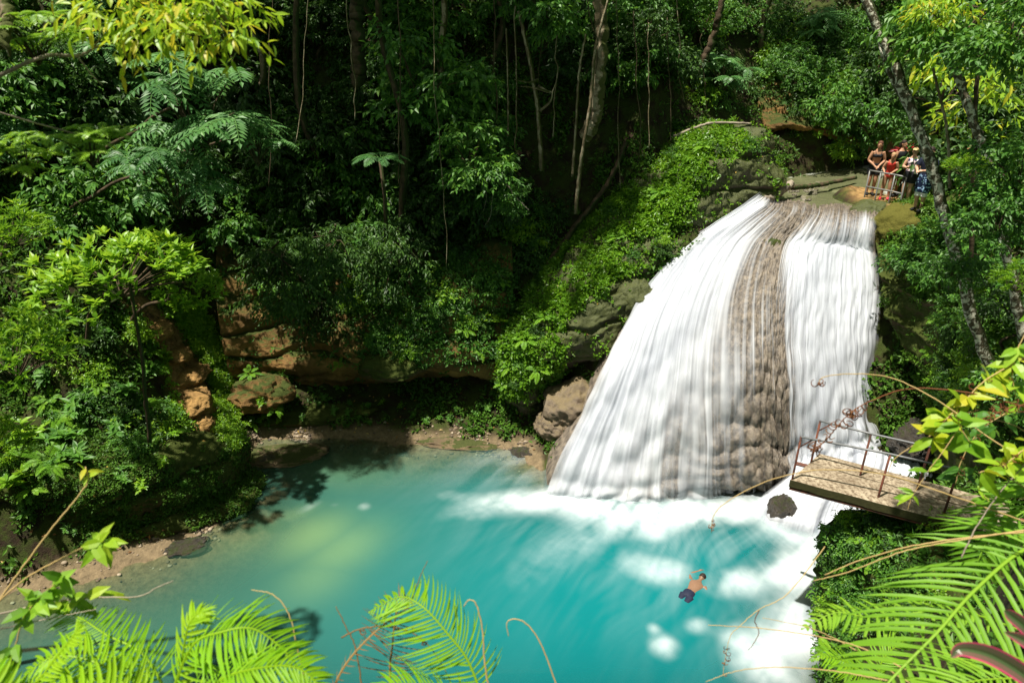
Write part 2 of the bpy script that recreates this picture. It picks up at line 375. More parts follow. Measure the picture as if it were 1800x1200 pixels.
rock_patch('fern_covered_rock', [
    [(1185, 262, 23.4), (1240, 226, 22.6), (1310, 222, 22.2), (1350, 240, 22.0), (1372, 300, 22.2)],
    [(1090, 330, 22.2), (1160, 300, 21.7), (1240, 285, 21.2), (1320, 290, 21.1), (1376, 330, 21.6)],
    [(1030, 410, 21.2), (1100, 390, 20.7), (1170, 385, 20.4), (1260, 375, 20.6), (1340, 362, 21.2)],
    [(970, 480, 20.2), (1030, 470, 19.7), (1090, 470, 19.5), (1150, 470, 19.6), (1215, 448, 20.4)],
    [(910, 560, 19.2), (970, 550, 18.8), (1030, 550, 18.6), (1085, 545, 18.7), (1135, 545, 19.2)],
    [(884, 630, 18.8), (930, 630, 18.3), (985, 625, 18.2), (1040, 622, 18.3), (1085, 625, 18.7)],
    [(884, 690, 18.7), (925, 695, 18.3), (975, 668, 18.9), (1030, 655, 19.3), (1070, 655, 19.6)],
    [(890, 720, 19.1), (935, 728, 18.8), (985, 700, 19.6), (1030, 690, 20.0), (1070, 690, 20.2)]],
    M['fern_rock'], 'fern-covered mossy rock spur running down beside the waterfall', 'rock', 190, 240, .3, 1.0, 21, 1.5)
rock_patch('overhanging_rock', [
    [(380, 430, 21.6), (460, 440, 21.8), (560, 440, 22.0), (660, 430, 21.8), (780, 420, 21.6), (900, 430, 21.2)],
    [(380, 520, 20.2), (460, 530, 20.6), (550, 530, 20.9), (650, 510, 20.6), (760, 500, 20.1), (900, 510, 20.0)],
    [(390, 600, 19.7), (460, 600, 20.0), (550, 600, 20.2), (640, 590, 19.5), (750, 580, 19.2), (890, 600, 19.4)],
    [(400, 640, 19.6), (460, 640, 19.8), (550, 645, 19.7), (640, 640, 19.0), (750, 640, 19.0), (885, 660, 19.2)],
    [(410, 675, 19.8), (470, 672, 20.2), (560, 675, 20.3), (640, 668, 20.4), (750, 665, 20.6), (880, 680, 20.4)],
    [(420, 700, 20.0), (470, 700, 20.5), (560, 702, 20.7), (640, 700, 20.9), (750, 698, 21.0), (880, 700, 20.8)]],
    M['ochre'], 'undercut ochre limestone wall above the dark cave ledge', 'rock', 240, 150, .34, .9, 33, 1.6)
rock_patch('mossy_ledge', [
    [(-60, 800, 'z', 2.9), (90, 795, 'z', 2.7), (200, 800, 'z', 2.4), (300, 800, 'z', 2.0), (365, 808, 'z', 1.6), (405, 815, 'z', 1.1)],
    [(-60, 850, 'z', 2.3), (90, 850, 'z', 2.2), (200, 850, 'z', 1.95), (300, 838, 'z', 1.6), (365, 832, 'z', 1.25), (410, 830, 'z', .8)],
    [(-60, 890, 'z', 1.7), (90, 885, 'z', 1.6), (200, 880, 'z', 1.5), (300, 868, 'z', 1.2), (365, 855, 'z', .95), (412, 850, 'z', .55)],
    [(-60, 930, 'z', 1.0), (90, 920, 'z', .95), (200, 908, 'z', .9), (300, 893, 'z', .7), (365, 873, 'z', .6), (418, 868, 'z', .35)],
    [(-60, 985, 'z', .4), (90, 965, 'z', .45), (200, 945, 'z', .4), (300, 925, 'z', .35), (365, 905, 'z', .3), (434, 888, 'z', .15)],
    [(-60, 1010, 'z', .1), (90, 985, 'z', .1), (200, 962, 'z', .08), (300, 940, 'z', .06), (370, 920, 'z', .05), (436, 903, 'z', -.15)]],
    M['moss_rock'], 'mossy layered rock ledge along the shaded pool edge', 'rock', 240, 120, .22, 1.3, 45, 1.4, fine=.13)
rock_patch('mossy_cliff', [
    [(1536, 392, 19.6), (1590, 372, 19.4), (1660, 362, 18.6), (1740, 350, 17.6), (1860, 330, 16.5)],
    [(1541, 440, 18.6), (1600, 425, 18.2), (1680, 425, 17.0), (1750, 425, 15.8), (1860, 420, 14.5)],
    [(1556, 520, 17.7), (1612, 515, 17.0), (1690, 515, 15.6), (1760, 515, 14.2), (1860, 510, 13)],
    [(1592, 610, 16.8), (1640, 605, 15.9), (1700, 610, 14.4), (1770, 610, 12.8), (1860, 610, 11.8)],
    [(1612, 680, 16.4), (1652, 690, 15.3), (1710, 700, 13.4), (1780, 710, 11.9), (1860, 710, 11)],
    [(1612, 745, 17.0), (1650, 765, 15.2), (1710, 800, 12.6), (1780, 810, 11.2), (1860, 800, 10.4)],
    [(1590, 800, 16.6), (1650, 830, 14.8), (1710, 870, 12.2), (1780, 880, 10.8), (1860, 870, 10)]],
    M['moss_rock'], 'steep mossy cliff face beside the waterfall below the leaning trunks', 'rock', 150, 170, .3, 1.1, 57, 2.0, up=(.9, 1.6, -.1))
rock_patch('vegetated_bank_rock', [
    [(1478, 900, 'z', 2.9), (1540, 895, 'z', 3.1), (1600, 905, 'z', 3.3), (1680, 930, 'z', 3.5), (1760, 960, 'z', 3.8)],
    [(1448, 930, 'z', 2.2), (1500, 945, 'z', 2.6), (1580, 960, 'z', 3.0), (1670, 985, 'z', 3.4), (1760, 1010, 'z', 3.8)],
    [(1440, 980, 'z', 1.4), (1490, 1000, 'z', 1.9), (1570, 1030, 'z', 2.5), (1660, 1050, 'z', 3.2), (1760, 1080, 'z', 3.8)],
    [(1437, 1040, 'z', .7), (1490, 1070, 'z', 1.3), (1560, 1100, 'z', 2.0), (1650, 1130, 'z', 2.8), (1760, 1160, 'z', 3.6)],
    [(1436, 1110, 'z', .3), (1480, 1150, 'z', .9), (1560, 1190, 'z', 1.6), (1640, 1220, 'z', 2.4), (1760, 1250, 'z', 3.4)],
    [(1434, 1230, 'z', -.2), (1480, 1250, 'z', .4), (1560, 1280, 'z', 1.2), (1640, 1300, 'z', 2.0), (1760, 1330, 'z', 3.2)]],
    M['moss_rock'], 'leaf-covered rocky bank under the concrete platform', 'rock', 130, 130, .2, 1.4, 63, 1.2, up=(1.2, .3, -.6))
def boulder(label, c, s, mat, seed, rot=0, amp=.22, cat='rock', name='boulder', sc=1.6):
    n, m = 96, 52; u = np.linspace(0, 2 * math.pi, n, endpoint=False); v = np.linspace(0, math.pi, m)
    Uu, Vv = np.meshgrid(u, v); D = np.stack([np.cos(Uu) * np.sin(Vv), np.sin(Uu) * np.sin(Vv), np.cos(Vv)], -1)
    f = 1 + amp * fbm(D[..., 0] * sc + seed, D[..., 1] * sc, D[..., 2] * sc, 4, seed) + amp * .35 * fbm(D[..., 0] * 5 + seed, D[..., 1] * 5, D[..., 2] * 5, 3, seed) + amp * .22 * fbm(D[..., 0] * 13 + seed, D[..., 1] * 13, D[..., 2] * 13, 3, seed)
    Pp = D * f[..., None] * np.asarray(s); cr, sr = math.cos(rot), math.sin(rot)
    V = Pp.reshape(-1, 3) @ np.array([[cr, sr, 0], [-sr, cr, 0], [0, 0, 1]])
    i = np.arange(m - 1)[:, None] * n; j = np.arange(n)[None]; k2 = (j + 1) % n
    F = np.stack([i + j, i + n + j, i + n + k2, i + k2], -1).reshape(-1, 4)
    o = tag(obj(name, mesh_np(name, V, [F], mat, True), None, c), label, cat)
    SURF['b%d' % len(SURF)] = (V + np.asarray(c), F); return o
c = lambda px, py, Y: atY(px, py, Y)
boulder('pale rounded tufa boulder beside the lower left edge of the waterfall', c(1018, 712, 18.3), (1.25, .9, .85), M['tufa'], 3, .5, .3)
boulder('small tan tufa boulder just above the pool below the fern spur', c(975, 748, 18.0), (.62, .6, .5), M['tufa'], 5, .2, .3)
boulder('small dark wet rock at the waterline left of the cascade', c(921, 806, 17.6), (.48, .4, .36), M['black_rock'], 6, 0, .3)
boulder('dark rock standing in the white water beneath the platform', c(1375, 900, 14.7), (.42, .38, .46), M['black_rock'], 9, .4, .3)
boulder('brown rock beneath the far end of the platform railing', c(1605, 775, 15.8), (.62, .6, .6), M['black_rock'], 12, .4, .35)
boulder('yellow-mossed boulder below the people at the top of the fall', c(1590, 405, 19.2), (1.05, .8, .75), rock_mat('golden_moss_rock', (.2, .14, .05), (.05, .04, .02), (.09, .085, .012), .85), 14, .2, .25)
boulder('dark wet rock lip under the upper railing', c(1535, 378, 20.6), (.75, .7, .42), M['fern_rock'], 15, .2, .3)
boulder('mossy lump hanging from the cave roof beside the fern ledge', c(690, 640, 19.2), (1.1, .8, .5), M['moss_rock'], 17, .1, .3)
boulder('squat mossy boulder on the dim shelf behind the path', c(462, 690, 19.0), (.95, .7, .55), M['ochre'], 18, .3, .35)
boulder('bulging wet rock between fern spur and falling water', c(1120, 545, 19.2), (.75, .7, .95), M['fern_rock'], 19, .3, .3)
boulder('flat tan slab half sunk at the back shore of the pool', c(505, 800, 17.5), (1.3, .6, .16), M['sand'], 23, .1, .3)
boulder('flat tan slab at the shore beneath the cave', c(800, 776, 18.3), (1.5, .5, .2), M['sand'], 24, -.1, .3)
boulder('dark pebbly slab in the shallows of the back shore', c(470, 808, 17.2), (.35, .25, .13), M['black_rock'], 25, -.1, .4)
boulder('grey stone in the shallows beside the mossy ledge', c(330, 962, 13.5), (.55, .35, .16), M['black_rock'], 26, .5, .4)
boulder('long mossy rock shelf in the dimness under the ochre wall', c(560, 730, 19.3), (2.2, .55, .3), M['moss_rock'], 27, .15, .35)
bm_ = None
for q in range(26):
    t_ = rng.random(); a_, b_ = atz(1395, 338, 6.85), atz(1512, 322, 6.85); pp = a_ + (b_ - a_) * t_ + np.array([rng.normal() * .1, rng.normal() * .35, -.02])
    s_ = rng.uniform(.07, .2)
    if q < 4: o_ = boulder('pale stone on the gravel bar across the upper stream', pp, (s_ * 1.3, s_, s_ * .8), M['pale_stone'], 40 + q, q, .3, 'stone', 'stone')
    else:
        o_ = bpy.data.objects.new('stone', bm_[q % 4].data); COL.objects.link(o_); o_.location = pp; o_.rotation_euler = (0, 0, q); o_.scale = (s_ / .13,) * 3; tag(o_, 'pale stone on the gravel bar across the upper stream', 'stone')
    o_['group'] = 'stones on the gravel bar'
    bm_ = (bm_ or []) + [o_]
OC = rock_mat('ochre_path_rock', (.42, .25, .085), (.16, .09, .035), (.05, .065, .01), -.3, 1.6, .9)
for lab_, px0, py0, s0 in (('orange rock step at the top of the earth path', 270, 580, (.5, .45, .3)), ('orange rock step beside the creepers of the path', 305, 620, (.45, .4, .28)), ('flat orange rock lit by the sun midway down the path', 325, 660, (.6, .45, .3)), ('largest sunlit ochre rock of the path', 335, 705, (.62, .5, .42)),
        ('grey-topped ochre rock where the path steepens', 362, 715, (.32, .3, .25)), ('narrow ochre rock in the lower path', 345, 745, (.4, .35, .4)), ('pale triangular rock at the pool side of the path', 392, 752, (.38, .28, .22)), ('lowest sandy rock of the path above the mossy ledge', 345, 790, (.62, .45, .3)), ('sandy rock slab on top of the mossy ledge corner', 375, 815, (.5, .4, .16))):
    boulder(lab_, march(px0, py0) + np.array([0, .05, -.06]), (s0[0] * 1.3, s0[1] * 1.2, s0[2] * .9), OC, px0, px0 * .1, .32, 'rock', 'path_rock')
# ------------------------------------------------------------------ the fall: tufa mound
FR = [[(1316, 352, 'z', 6.8), (1345, 350, 'z', 6.7), (1392, 352, 'z', 6.65), (1440, 355, 'z', 6.65), (1490, 358, 'z', 6.7), (1550, 368, 'z', 6.9)],
      [(1322, 364, 'z', 6.85), (1350, 372, 'z', 6.8), (1395, 382, 'z', 6.75), (1440, 388, 'z', 6.75), (1488, 392, 'z', 6.75), (1538, 402, 'z', 6.7)],
      [(1215, 437, 'z', 5.7), (1275, 432, 'z', 5.95), (1355, 432, 'z', 6.1), (1405, 436, 'z', 6.1), (1475, 440, 'z', 6.05), (1539, 448, 'z', 6.0)],
      [(1150, 502, 'z', 4.8), (1230, 505, 'z', 5.0), (1335, 508, 'z', 5.2), (1393, 510, 'z', 5.2), (1468, 515, 'z', 5.05), (1537, 520, 'z', 4.9)],
      [(1105, 572, 'z', 3.9), (1200, 580, 'z', 4.05), (1330, 588, 'z', 4.2), (1386, 592, 'z', 4.15), (1460, 598, 'z', 3.95), (1526, 600, 'z', 3.75)],
      [(1065, 652, 'z', 2.8), (1185, 665, 'z', 2.95), (1330, 680, 'z', 3.0), (1384, 684, 'z', 2.9), (1462, 688, 'z', 2.7), (1524, 680, 'z', 2.5)],
      [(1020, 745, 'z', 1.5), (1170, 762, 'z', 1.6), (1332, 775, 'z', 1.5), (1382, 778, 'z', 1.4), (1468, 772, 'z', 1.4), (1540, 760, 'z', 1.35)],
      [(975, 826, 'z', .45), (1160, 845, 'z', .4), (1336, 838, 'z', .5), (1380, 834, 'z', .5), (1474, 815, 'z', .75), (1566, 800, 'z', .8)],
      [(955, 864, 'z', -.25), (1155, 888, 'z', -.3), (1340, 850, 'z', -.3), (1382, 846, 'z', -.3), (1470, 835, 'z', .2), (1575, 830, 'z', .4)]]
FC = np.array([[P3(t) for t in r] for r in FR])
def fall_grid(nu, nv): return patch(FC, nu, nv)
nu, nv = 380, 420
FG = fall_grid(nu, nv); FN = gnormals(FG)
if FN[200, 200, 1] > 0: FN = -FN
FU, FV = np.meshgrid(np.linspace(0, 1, nu), np.linspace(0, 1, nv))
def tufa_disp(U, V):
    x, y = U * 24 + .35 * vnoise(U * 9, V * 12, seed=2), V * 17 + .5 * vnoise(U * 14, V * 9, seed=4)
    f1, f2 = cells(x, y, 3); x2, y2 = U * 60, V * 34; g1, g2 = cells(x2 + .4 * vnoise(U * 30, V * 30), y2, 7)
    big = np.clip(1 - f1 * 1.15, 0, 1) ** .6; lumps = sstep(.45, .8, V)
    fineb = np.clip(1 - g1 * 1.2, 0, 1) ** .7
    return lumps * (.30 * big + .05 * fineb) + (1 - lumps) * (.09 * fineb + .06 * big) + .03 * fbm(U * 90, V * 60, oct=3, seed=6) + .12 * fbm(U * 7, V * 6, oct=3, seed=8)
TD = tufa_disp(FU, FV); edge = sstep(0, .04, FV) * sstep(0, .03, FU) * sstep(1, .97, FU)
FGr = FG + FN * (TD * edge)[..., None]
Bk = np.array([0, 1.2, 0.])
G = np.concatenate([FGr[:, :1] + Bk, FGr, FGr[:, -1:] + Bk], 1)
k = NM('tufa_face'); p = k.pos()
mp = k.n('ShaderNodeMapping'); k.l(p, mp.inputs[0]); mp.inputs['Scale'].default_value = (1, 1, .25)
st = k.noise(9, 5, .6, mp.outputs[0]); b = k.noise(4, 6, .7); cc = k.noise(38, 3, .7)
col = k.mix(k.ramp(b, [(.3, (0, 0, 0)), (.66, (1, 1, 1))]), (.10, .082, .064), (.25, .205, .155))
col = k.mix(k.ramp(st, [(.38, (1, 1, 1)), (.55, (0, 0, 0))]), col, (.075, .062, .05))
M['tufa_face'] = k.done(k.bsdf(col, .42, .5, k.bump(k.math('ADD', b, k.math('MULTIPLY', cc, .5)), .8, .05)))
V = G.reshape(-1, 3); F = gridF(*G.shape[:2])
tag(obj('tufa_mound', mesh_np('tufa_mound', V, [F], M['tufa_face'], True)), 'brown scaly tufa mound showing between the two white streams of the waterfall', 'rock')
# ------------------------------------------------------------------ the fall: silky water
k = NM('white_water'); al = k.attr('alpha')
df = k.n('ShaderNodeBsdfDiffuse'); wc_ = k.mix(k.attr('dens_shade'), (.36, .39, .46), (.82, .85, .90)); k.l(wc_, df.inputs[0])  # grey shade and white highlights painted into the colour, following water density
tl = k.n('ShaderNodeBsdfTranslucent'); k.l(wc_, tl.inputs[0]); tp = k.n('ShaderNodeBsdfTransparent')
M['white_water'] = k.done(k.mixs(al, tp.outputs[0], k.mixs(.3, df.outputs[0], tl.outputs[0])))
# density of the water over the mound at the control grid (rows top to bottom)
DN = np.array([[0, 0, 0, 0, 0, 0], [.95, .25, .02, .12, .35, .35], [1, .85, .50, .90, .98, .9], [1, .90, .62, .85, 1, .95], [1, .90, .55, .82, 1, .9],
               [1, .88, .48, .80, 1, .75], [1, .72, .30, .78, 1, .6], [.97, .66, .26, .72, 1, .9], [.97, .68, .24, .62, 1, .95]])
def streaks(U, V, seed, fu=62, fv=3.2):
    wv = U + .006 * vnoise(U * 30, V * 5, seed=seed + 1)
    return .40 * vnoise(wv * fu, V * fv + 7 * vnoise(U * 9, V * 0, seed=seed + 5), seed=seed) + .34 * vnoise(wv * fu * 2.3, V * fv * 1.3, seed=seed + 2) + .26 * vnoise(wv * fu * 4.6, V * fv * 1.6, seed=seed + 3)
wf = thing('waterfall', 'white silky waterfall pouring over the brown tufa mound into the pool', 'waterfall', tuple(FC[8, 2]))
inv = np.array(wf.location)
def water_sheet(name, off, seed, dens_bias, u0=0, u1=1, soft=.44):
    nu, nv = 720, 260
    G = fall_grid(nu, nv); N = gnormals(G)
    if N[130, 300, 1] > 0: N = -N
    U, Vv = np.meshgrid(np.linspace(0, 1, nu), np.linspace(0, 1, nv))
    D = spline(spline(DN[..., None], nv)[..., 0].T[..., None], nu)[..., 0].T
    D = D - .85 * np.exp(-((U - (.425 + .05 * sstep(.1, .6, Vv) + .01 * vnoise(Vv * 9, Vv * 0, seed=3))) / (.058 + .045 * sstep(.1, .5, Vv))) ** 2) * sstep(.1, .2, Vv)
    s = streaks(U, Vv, seed); td = tufa_disp(U, Vv)
    tds = td - blur(td, 14)                                   # water parts round the knobs
    brd = fbm(U * 7 + 2 * Vv, Vv * 2.2, oct=3, seed=seed + 31)
    d = D * .90 + dens_bias + (.62 - .42 * D) * s + .30 * brd * sstep(1.05, .5, D) + .10 * brd - 2.6 * np.clip(tds, 0, 1) * sstep(.45, .75, Vv) * (1.3 - D)
    a = sstep(.5 - soft, .5 + soft, d) * sstep(0.06, .135, Vv) 
    eg = .030 * fbm(Vv * 9, U * 3, oct=3, seed=seed + 50) + .02
    a = a * sstep(-.035, .012, U - eg * .6) * sstep(1.02, .955, U + eg)
    smooth_td = blur(td * sstep(0, .04, Vv), 22)
    G = G + N * (off + smooth_td + .010 * s + .05 * D)[..., None]
    F = gridF(nv, nu); V = G.reshape(-1, 3)
    keep = a.reshape(-1)[F].max(1) > .01
    obj(name, mesh_np(name, V - inv, [F[keep]], M['white_water'], True, None, {'alpha': np.clip(a, 0, .95), 'dens_shade': np.clip(.42 + .55 * (d - .6) + .55 * fbm(U * 10 + 6 * Vv, Vv * 4.0 + U * 3, oct=4, seed=seed + 20) + .20 * s - 1.5 * np.clip(tds, -.2, .3) * sstep(.4, .7, Vv) + .5 * sstep(.86, .97, Vv) + .18, 0, 1)}), wf)
water_sheet('water_sheet', .10, 31, .0)
water_sheet('water_veil', .19, 77, -.32, soft=.30)
# stream over the lip and the cascade below the platform
k = NM('stream_water'); fo = k.attr('foam')
gl = k.n('ShaderNodeBsdfGlossy'); gl.inputs['Roughness'].default_value = .16; gl.inputs[0].default_value = (.9, .9, .9, 1)
tp = k.n('ShaderNodeBsdfTransparent'); tp.inputs[0].default_value = (.80, .86, .74, 1)
dgr = k.bsdf(k.mix(k.noise(3, 4, .6), (.10, .12, .05), (.20, .20, .11)), .25, .4)
fr = k.n('ShaderNodeFresnel'); fr.inputs[0].default_value = 1.33
wht = k.n('ShaderNodeBsdfDiffuse'); wht.inputs[0].default_value = (.85, .88, .9, 1)
bs = k.mixs(fr.outputs[0], k.mixs(k.attr('murk'), tp.outputs[0], dgr), gl.outputs[0])
M['stream'] = k.done(k.mixs(fo, bs, wht.outputs[0]))
sx_, sy_ = np.meshgrid(np.arange(6.6, 19, .07), np.arange(18.6, 27, .07))
d_, v_ = seg_dist(sx_, sy_, [(8.0, 20.6, 6.8), (9.6, 21.4, 6.8), (10.4, 23.6, 6.86), (14.5, 24.6, 7.3), (19, 25.2, 8.0)])
fo_ = sstep(.2, .8, fbm(sx_ * 1.2, sy_ * 2.5, seed=4)) * .35 * sstep(21.5, 20, sy_) + sstep(12.6, 14.5, sx_) * .9 + sstep(.55, .1, np.abs(d_ - 1.9)) * .3 * sstep(0, .4, fbm(sx_ * 4, sy_ * 4, seed=6))
lip_ = np.interp(sx_, [6.6, 7.6, 8.9, 10.5, 11.3, 19], [21.6, 21.1, 19.75, 19.5, 20.3, 20.6])
ok = (d_ < 2.35) & (sy_ > lip_ - .05)
F = gridF(*sx_.shape)[:, ::-1]; keep = ok.reshape(-1)[F].all(1)
tag(obj('stream', mesh_np('stream', np.stack([sx_, sy_, v_ - .02 + .012 * fbm(sx_ * 2, sy_ * 4, seed=3)], -1).reshape(-1, 3), [F[keep]], M['stream'], True, None, {'foam': np.clip(fo_, 0, 1), 'murk': sstep(19.4, 21.8, sy_) * .8 + .05})), 'shallow olive stream flowing to the lip of the waterfall', 'stream', kind='structure')
CR = [[(1392, 800, 'z', 1.3), (1450, 780, 'z', 1.5), (1520, 770, 'z', 1.5), (1580, 775, 'z', 1.4), (1640, 790, 'z', 1.3)],
      [(1380, 835, 'z', .8), (1440, 830, 'z', 1.0), (1510, 825, 'z', 1.05), (1575, 830, 'z', 1.0), (1640, 845, 'z', .9)],
      [(1340, 868, 'z', .25), (1400, 872, 'z', .5), (1470, 875, 'z', .6), (1530, 880, 'z', .6), (1600, 890, 'z', .6)],
      [(1300, 905, 'z', -.05), (1380, 925, 'z', .1), (1450, 930, 'z', .15), (1500, 935, 'z', .2), (1580, 940, 'z', .3)],
      [(1290, 930, 'z', -.2), (1370, 965, 'z', -.2), (1440, 985, 'z', -.2), (1490, 985, 'z', -.2), (1560, 990, 'z', -.1)]]
Gc = patch(np.array([[P3(t) for t in r] for r in CR]), 220, 200); Uc, Vc = np.meshgrid(np.linspace(0, 1, 220), np.linspace(0, 1, 200))
sc_ = streaks(Uc, Vc, 91, 26, 1.6); Nc = gnormals(Gc); Nc = np.where(Nc[..., 2:] < 0, -Nc, Nc)
ac = sstep(-.04, .26, Gc[..., 2] + .06 * fbm(Uc * 14, Vc * 10, seed=31)) * sstep(.1, .7, .75 + .5 * sc_) * sstep(0, .06, Uc) * sstep(1, .75, Vc) * sstep(0, .12, Vc)
tag(obj('cascade', mesh_np('cascade', (Gc + Nc * (.05 * sc_ + .12 * fbm(Uc * 6, Vc * 6, seed=8))[..., None]).reshape(-1, 3), [gridF(200, 220)], M['white_water'], True, None, {'alpha': np.clip(ac, 0, .96), 'dens_shade': np.clip(.6 + .6 * sc_ + .3 * fbm(Uc * 5, Vc * 4, seed=3), 0, 1)})), 'low white cascade spreading beneath the concrete platform', 'cascade')
Gs = Gc - Nc * .22 + Nc * (.16 * fbm(Gc[..., 0] * 1.6, Gc[..., 1] * 1.6, oct=4, seed=12))[..., None]; Gs[..., 2] -= .08
tag(obj('cascade_rock', mesh_np('cascade_rock', Gs.reshape(-1, 3), [gridF(200, 220)], M['black_rock'], True)), 'dark stepped rock under the white cascade below the platform', 'rock')
# ------------------------------------------------------------------ the pool
px_, py_ = np.meshgrid(np.arange(-19, 11.6, .05), np.arange(7.0, 19.2, .05))
hb = np.array([H(px_[i], py_[i]) for i in range(px_.shape[0])]); dep = np.maximum(-hb, 0)
def blob(pts, sx=None):                        # soft spots given by where they lie on the water: (px, py, radius m, weight, stretch, angle)
    r = np.zeros(px_.shape)
    for (a, b, rad, wt, stx, ang) in pts:
        cpt = atz(a, b, 0); ca, sa = math.cos(ang), math.sin(ang); ux, uy = px_ - cpt[0], py_ - cpt[1]
        q = ((ux * ca + uy * sa) / (rad * stx)) ** 2 + ((-ux * sa + uy * ca) / rad) ** 2; r = r + wt * np.exp(-q) if sx else np.maximum(r, wt * np.exp(-q))
    return r
# direction of drift away from the foot of the fall
c0 = atz(1180, 800, 0); ang = np.arctan2(px_ - c0[0], -(py_ - c0[1])); rad = np.hypot(px_ - c0[0], py_ - c0[1])
dl_ = norm(np.array([-.62, -.78])); al_ = px_ * dl_[0] + py_ * dl_[1]; ac_ = -px_ * dl_[1] + py_ * dl_[0] + .35 * vnoise(px_ * .6, py_ * .6, seed=44)
flow2 = .5 * vnoise(ac_ * 2.6, al_ * .5, seed=41) + .3 * vnoise(ac_ * 6, al_ * .8, seed=42) + .2 * vnoise(ac_ * 14, al_ * 1.4, seed=43)
flow = .5 * vnoise(ang * 9 + .4 * vnoise(px_ * .7, py_ * .7), rad * .55, seed=4) + .3 * vnoise(ang * 36, rad * .8, seed=5) + .2 * vnoise(ang * 80, rad * 1.2, seed=6)
flow = .35 * flow + .65 * flow2
mist = fbm(px_ * .8, py_ * .8, oct=5, seed=9)
foam_sun = blob([(960, 876, .46, 1.1, 2.4, .2), (1050, 893, .55, 1.45, 2.2, -.1), (1150, 902, .55, 1.5, 2.4, 0), (1240, 902, .5, 1.35, 2.4, 0), (1330, 888, .55, 1.0, 1.6, .3),
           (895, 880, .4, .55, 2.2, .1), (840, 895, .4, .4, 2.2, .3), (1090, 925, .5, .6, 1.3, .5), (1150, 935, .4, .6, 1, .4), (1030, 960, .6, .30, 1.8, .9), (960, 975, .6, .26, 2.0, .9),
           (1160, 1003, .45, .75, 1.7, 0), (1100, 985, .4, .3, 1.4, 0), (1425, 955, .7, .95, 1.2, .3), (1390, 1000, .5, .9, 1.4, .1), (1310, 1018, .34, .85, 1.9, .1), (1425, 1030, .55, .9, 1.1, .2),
           (1370, 930, .4, .7, 1.3, .4), (1290, 1030, .35, .55, 1.6, .1), (1400, 1080, .55, .8, 1.1, .3), (1370, 1130, .55, .95, 1.3, .1), (1320, 1150, .42, .72, 1.1, .1), (1420, 1130, .4, .9, 1, .1), (1170, 1135, .27, .95, 1, 0), (1225, 1100, .2, .6, 1.3, .5),  # right-hand white spots: real foam plus sunlit patches painted as foam
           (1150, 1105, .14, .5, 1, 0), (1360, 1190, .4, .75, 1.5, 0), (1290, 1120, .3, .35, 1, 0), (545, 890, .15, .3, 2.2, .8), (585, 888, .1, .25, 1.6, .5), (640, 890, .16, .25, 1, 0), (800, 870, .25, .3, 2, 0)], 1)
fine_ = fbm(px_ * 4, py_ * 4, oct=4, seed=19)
foam = foam_sun * .46 * (1 + 1.15 * flow + 1.1 * mist + .4 * fine_); foam = 1 - np.exp(-1.35 * np.maximum(foam - .02, 0) ** 1.1)
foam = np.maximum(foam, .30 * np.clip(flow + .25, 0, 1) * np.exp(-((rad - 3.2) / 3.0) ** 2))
milk = blob([(550, 940, .85, .62, 1.25, .6), (600, 965, .8, .5, 1.5, .8), (520, 905, .4, .35, 2, .5), (560, 1010, .8, .35, 1.2, 1.0), (440, 935, .9, .4, 1.5, .3), (620, 815, 1.0, .35, 2, 0)])
tq = sstep(-7.5, 3.0, px_ + .25 * (14 - py_) + .8 * fbm(px_ * .3, py_ * .3, seed=2))
k = NM('turquoise_water')
wcol = k.mix(k.attr('tq'), (.032, .105, .078), (.004, .150, .160)); wcol = k.mix(k.attr('milk'), wcol, (.16, .27, .115))
rp = k.noise(2.2, 4, .55); mp = k.n('ShaderNodeMapping'); k.l(k.pos(), mp.inputs[0]); mp.inputs['Scale'].default_value = (1, 2.0, 1)
rp = k.noise(3.0, 3, .5, mp.outputs[0])
df = k.n('ShaderNodeBsdfDiffuse'); k.l(wcol, df.inputs[0]); tp = k.n('ShaderNodeBsdfTransparent'); tp.inputs[0].default_value = (.82, .93, .86, 1)
gl = k.n('ShaderNodeBsdfGlossy'); gl.inputs['Roughness'].default_value = .2; k.l(k.bump(rp, .25, .05), gl.inputs['Normal'])
fr = k.n('ShaderNodeFresnel'); fr.inputs[0].default_value = 1.33
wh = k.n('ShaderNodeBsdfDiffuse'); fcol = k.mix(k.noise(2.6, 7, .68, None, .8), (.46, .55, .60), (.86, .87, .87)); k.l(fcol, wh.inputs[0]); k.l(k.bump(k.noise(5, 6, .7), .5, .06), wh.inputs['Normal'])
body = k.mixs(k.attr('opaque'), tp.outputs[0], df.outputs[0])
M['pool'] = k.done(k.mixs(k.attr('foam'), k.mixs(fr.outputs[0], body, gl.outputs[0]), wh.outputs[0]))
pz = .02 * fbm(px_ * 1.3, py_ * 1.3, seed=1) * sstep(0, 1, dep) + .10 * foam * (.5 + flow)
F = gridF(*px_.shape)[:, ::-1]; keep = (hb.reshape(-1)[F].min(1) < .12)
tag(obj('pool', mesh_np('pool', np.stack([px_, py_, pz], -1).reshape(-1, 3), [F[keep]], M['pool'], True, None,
    {'opaque': np.clip(1 - np.exp(-2.1 * dep), 0, 1), 'foam': foam, 'milk': milk, 'tq': tq})), 'turquoise plunge pool with white foam under the waterfall', 'pool', kind='structure')
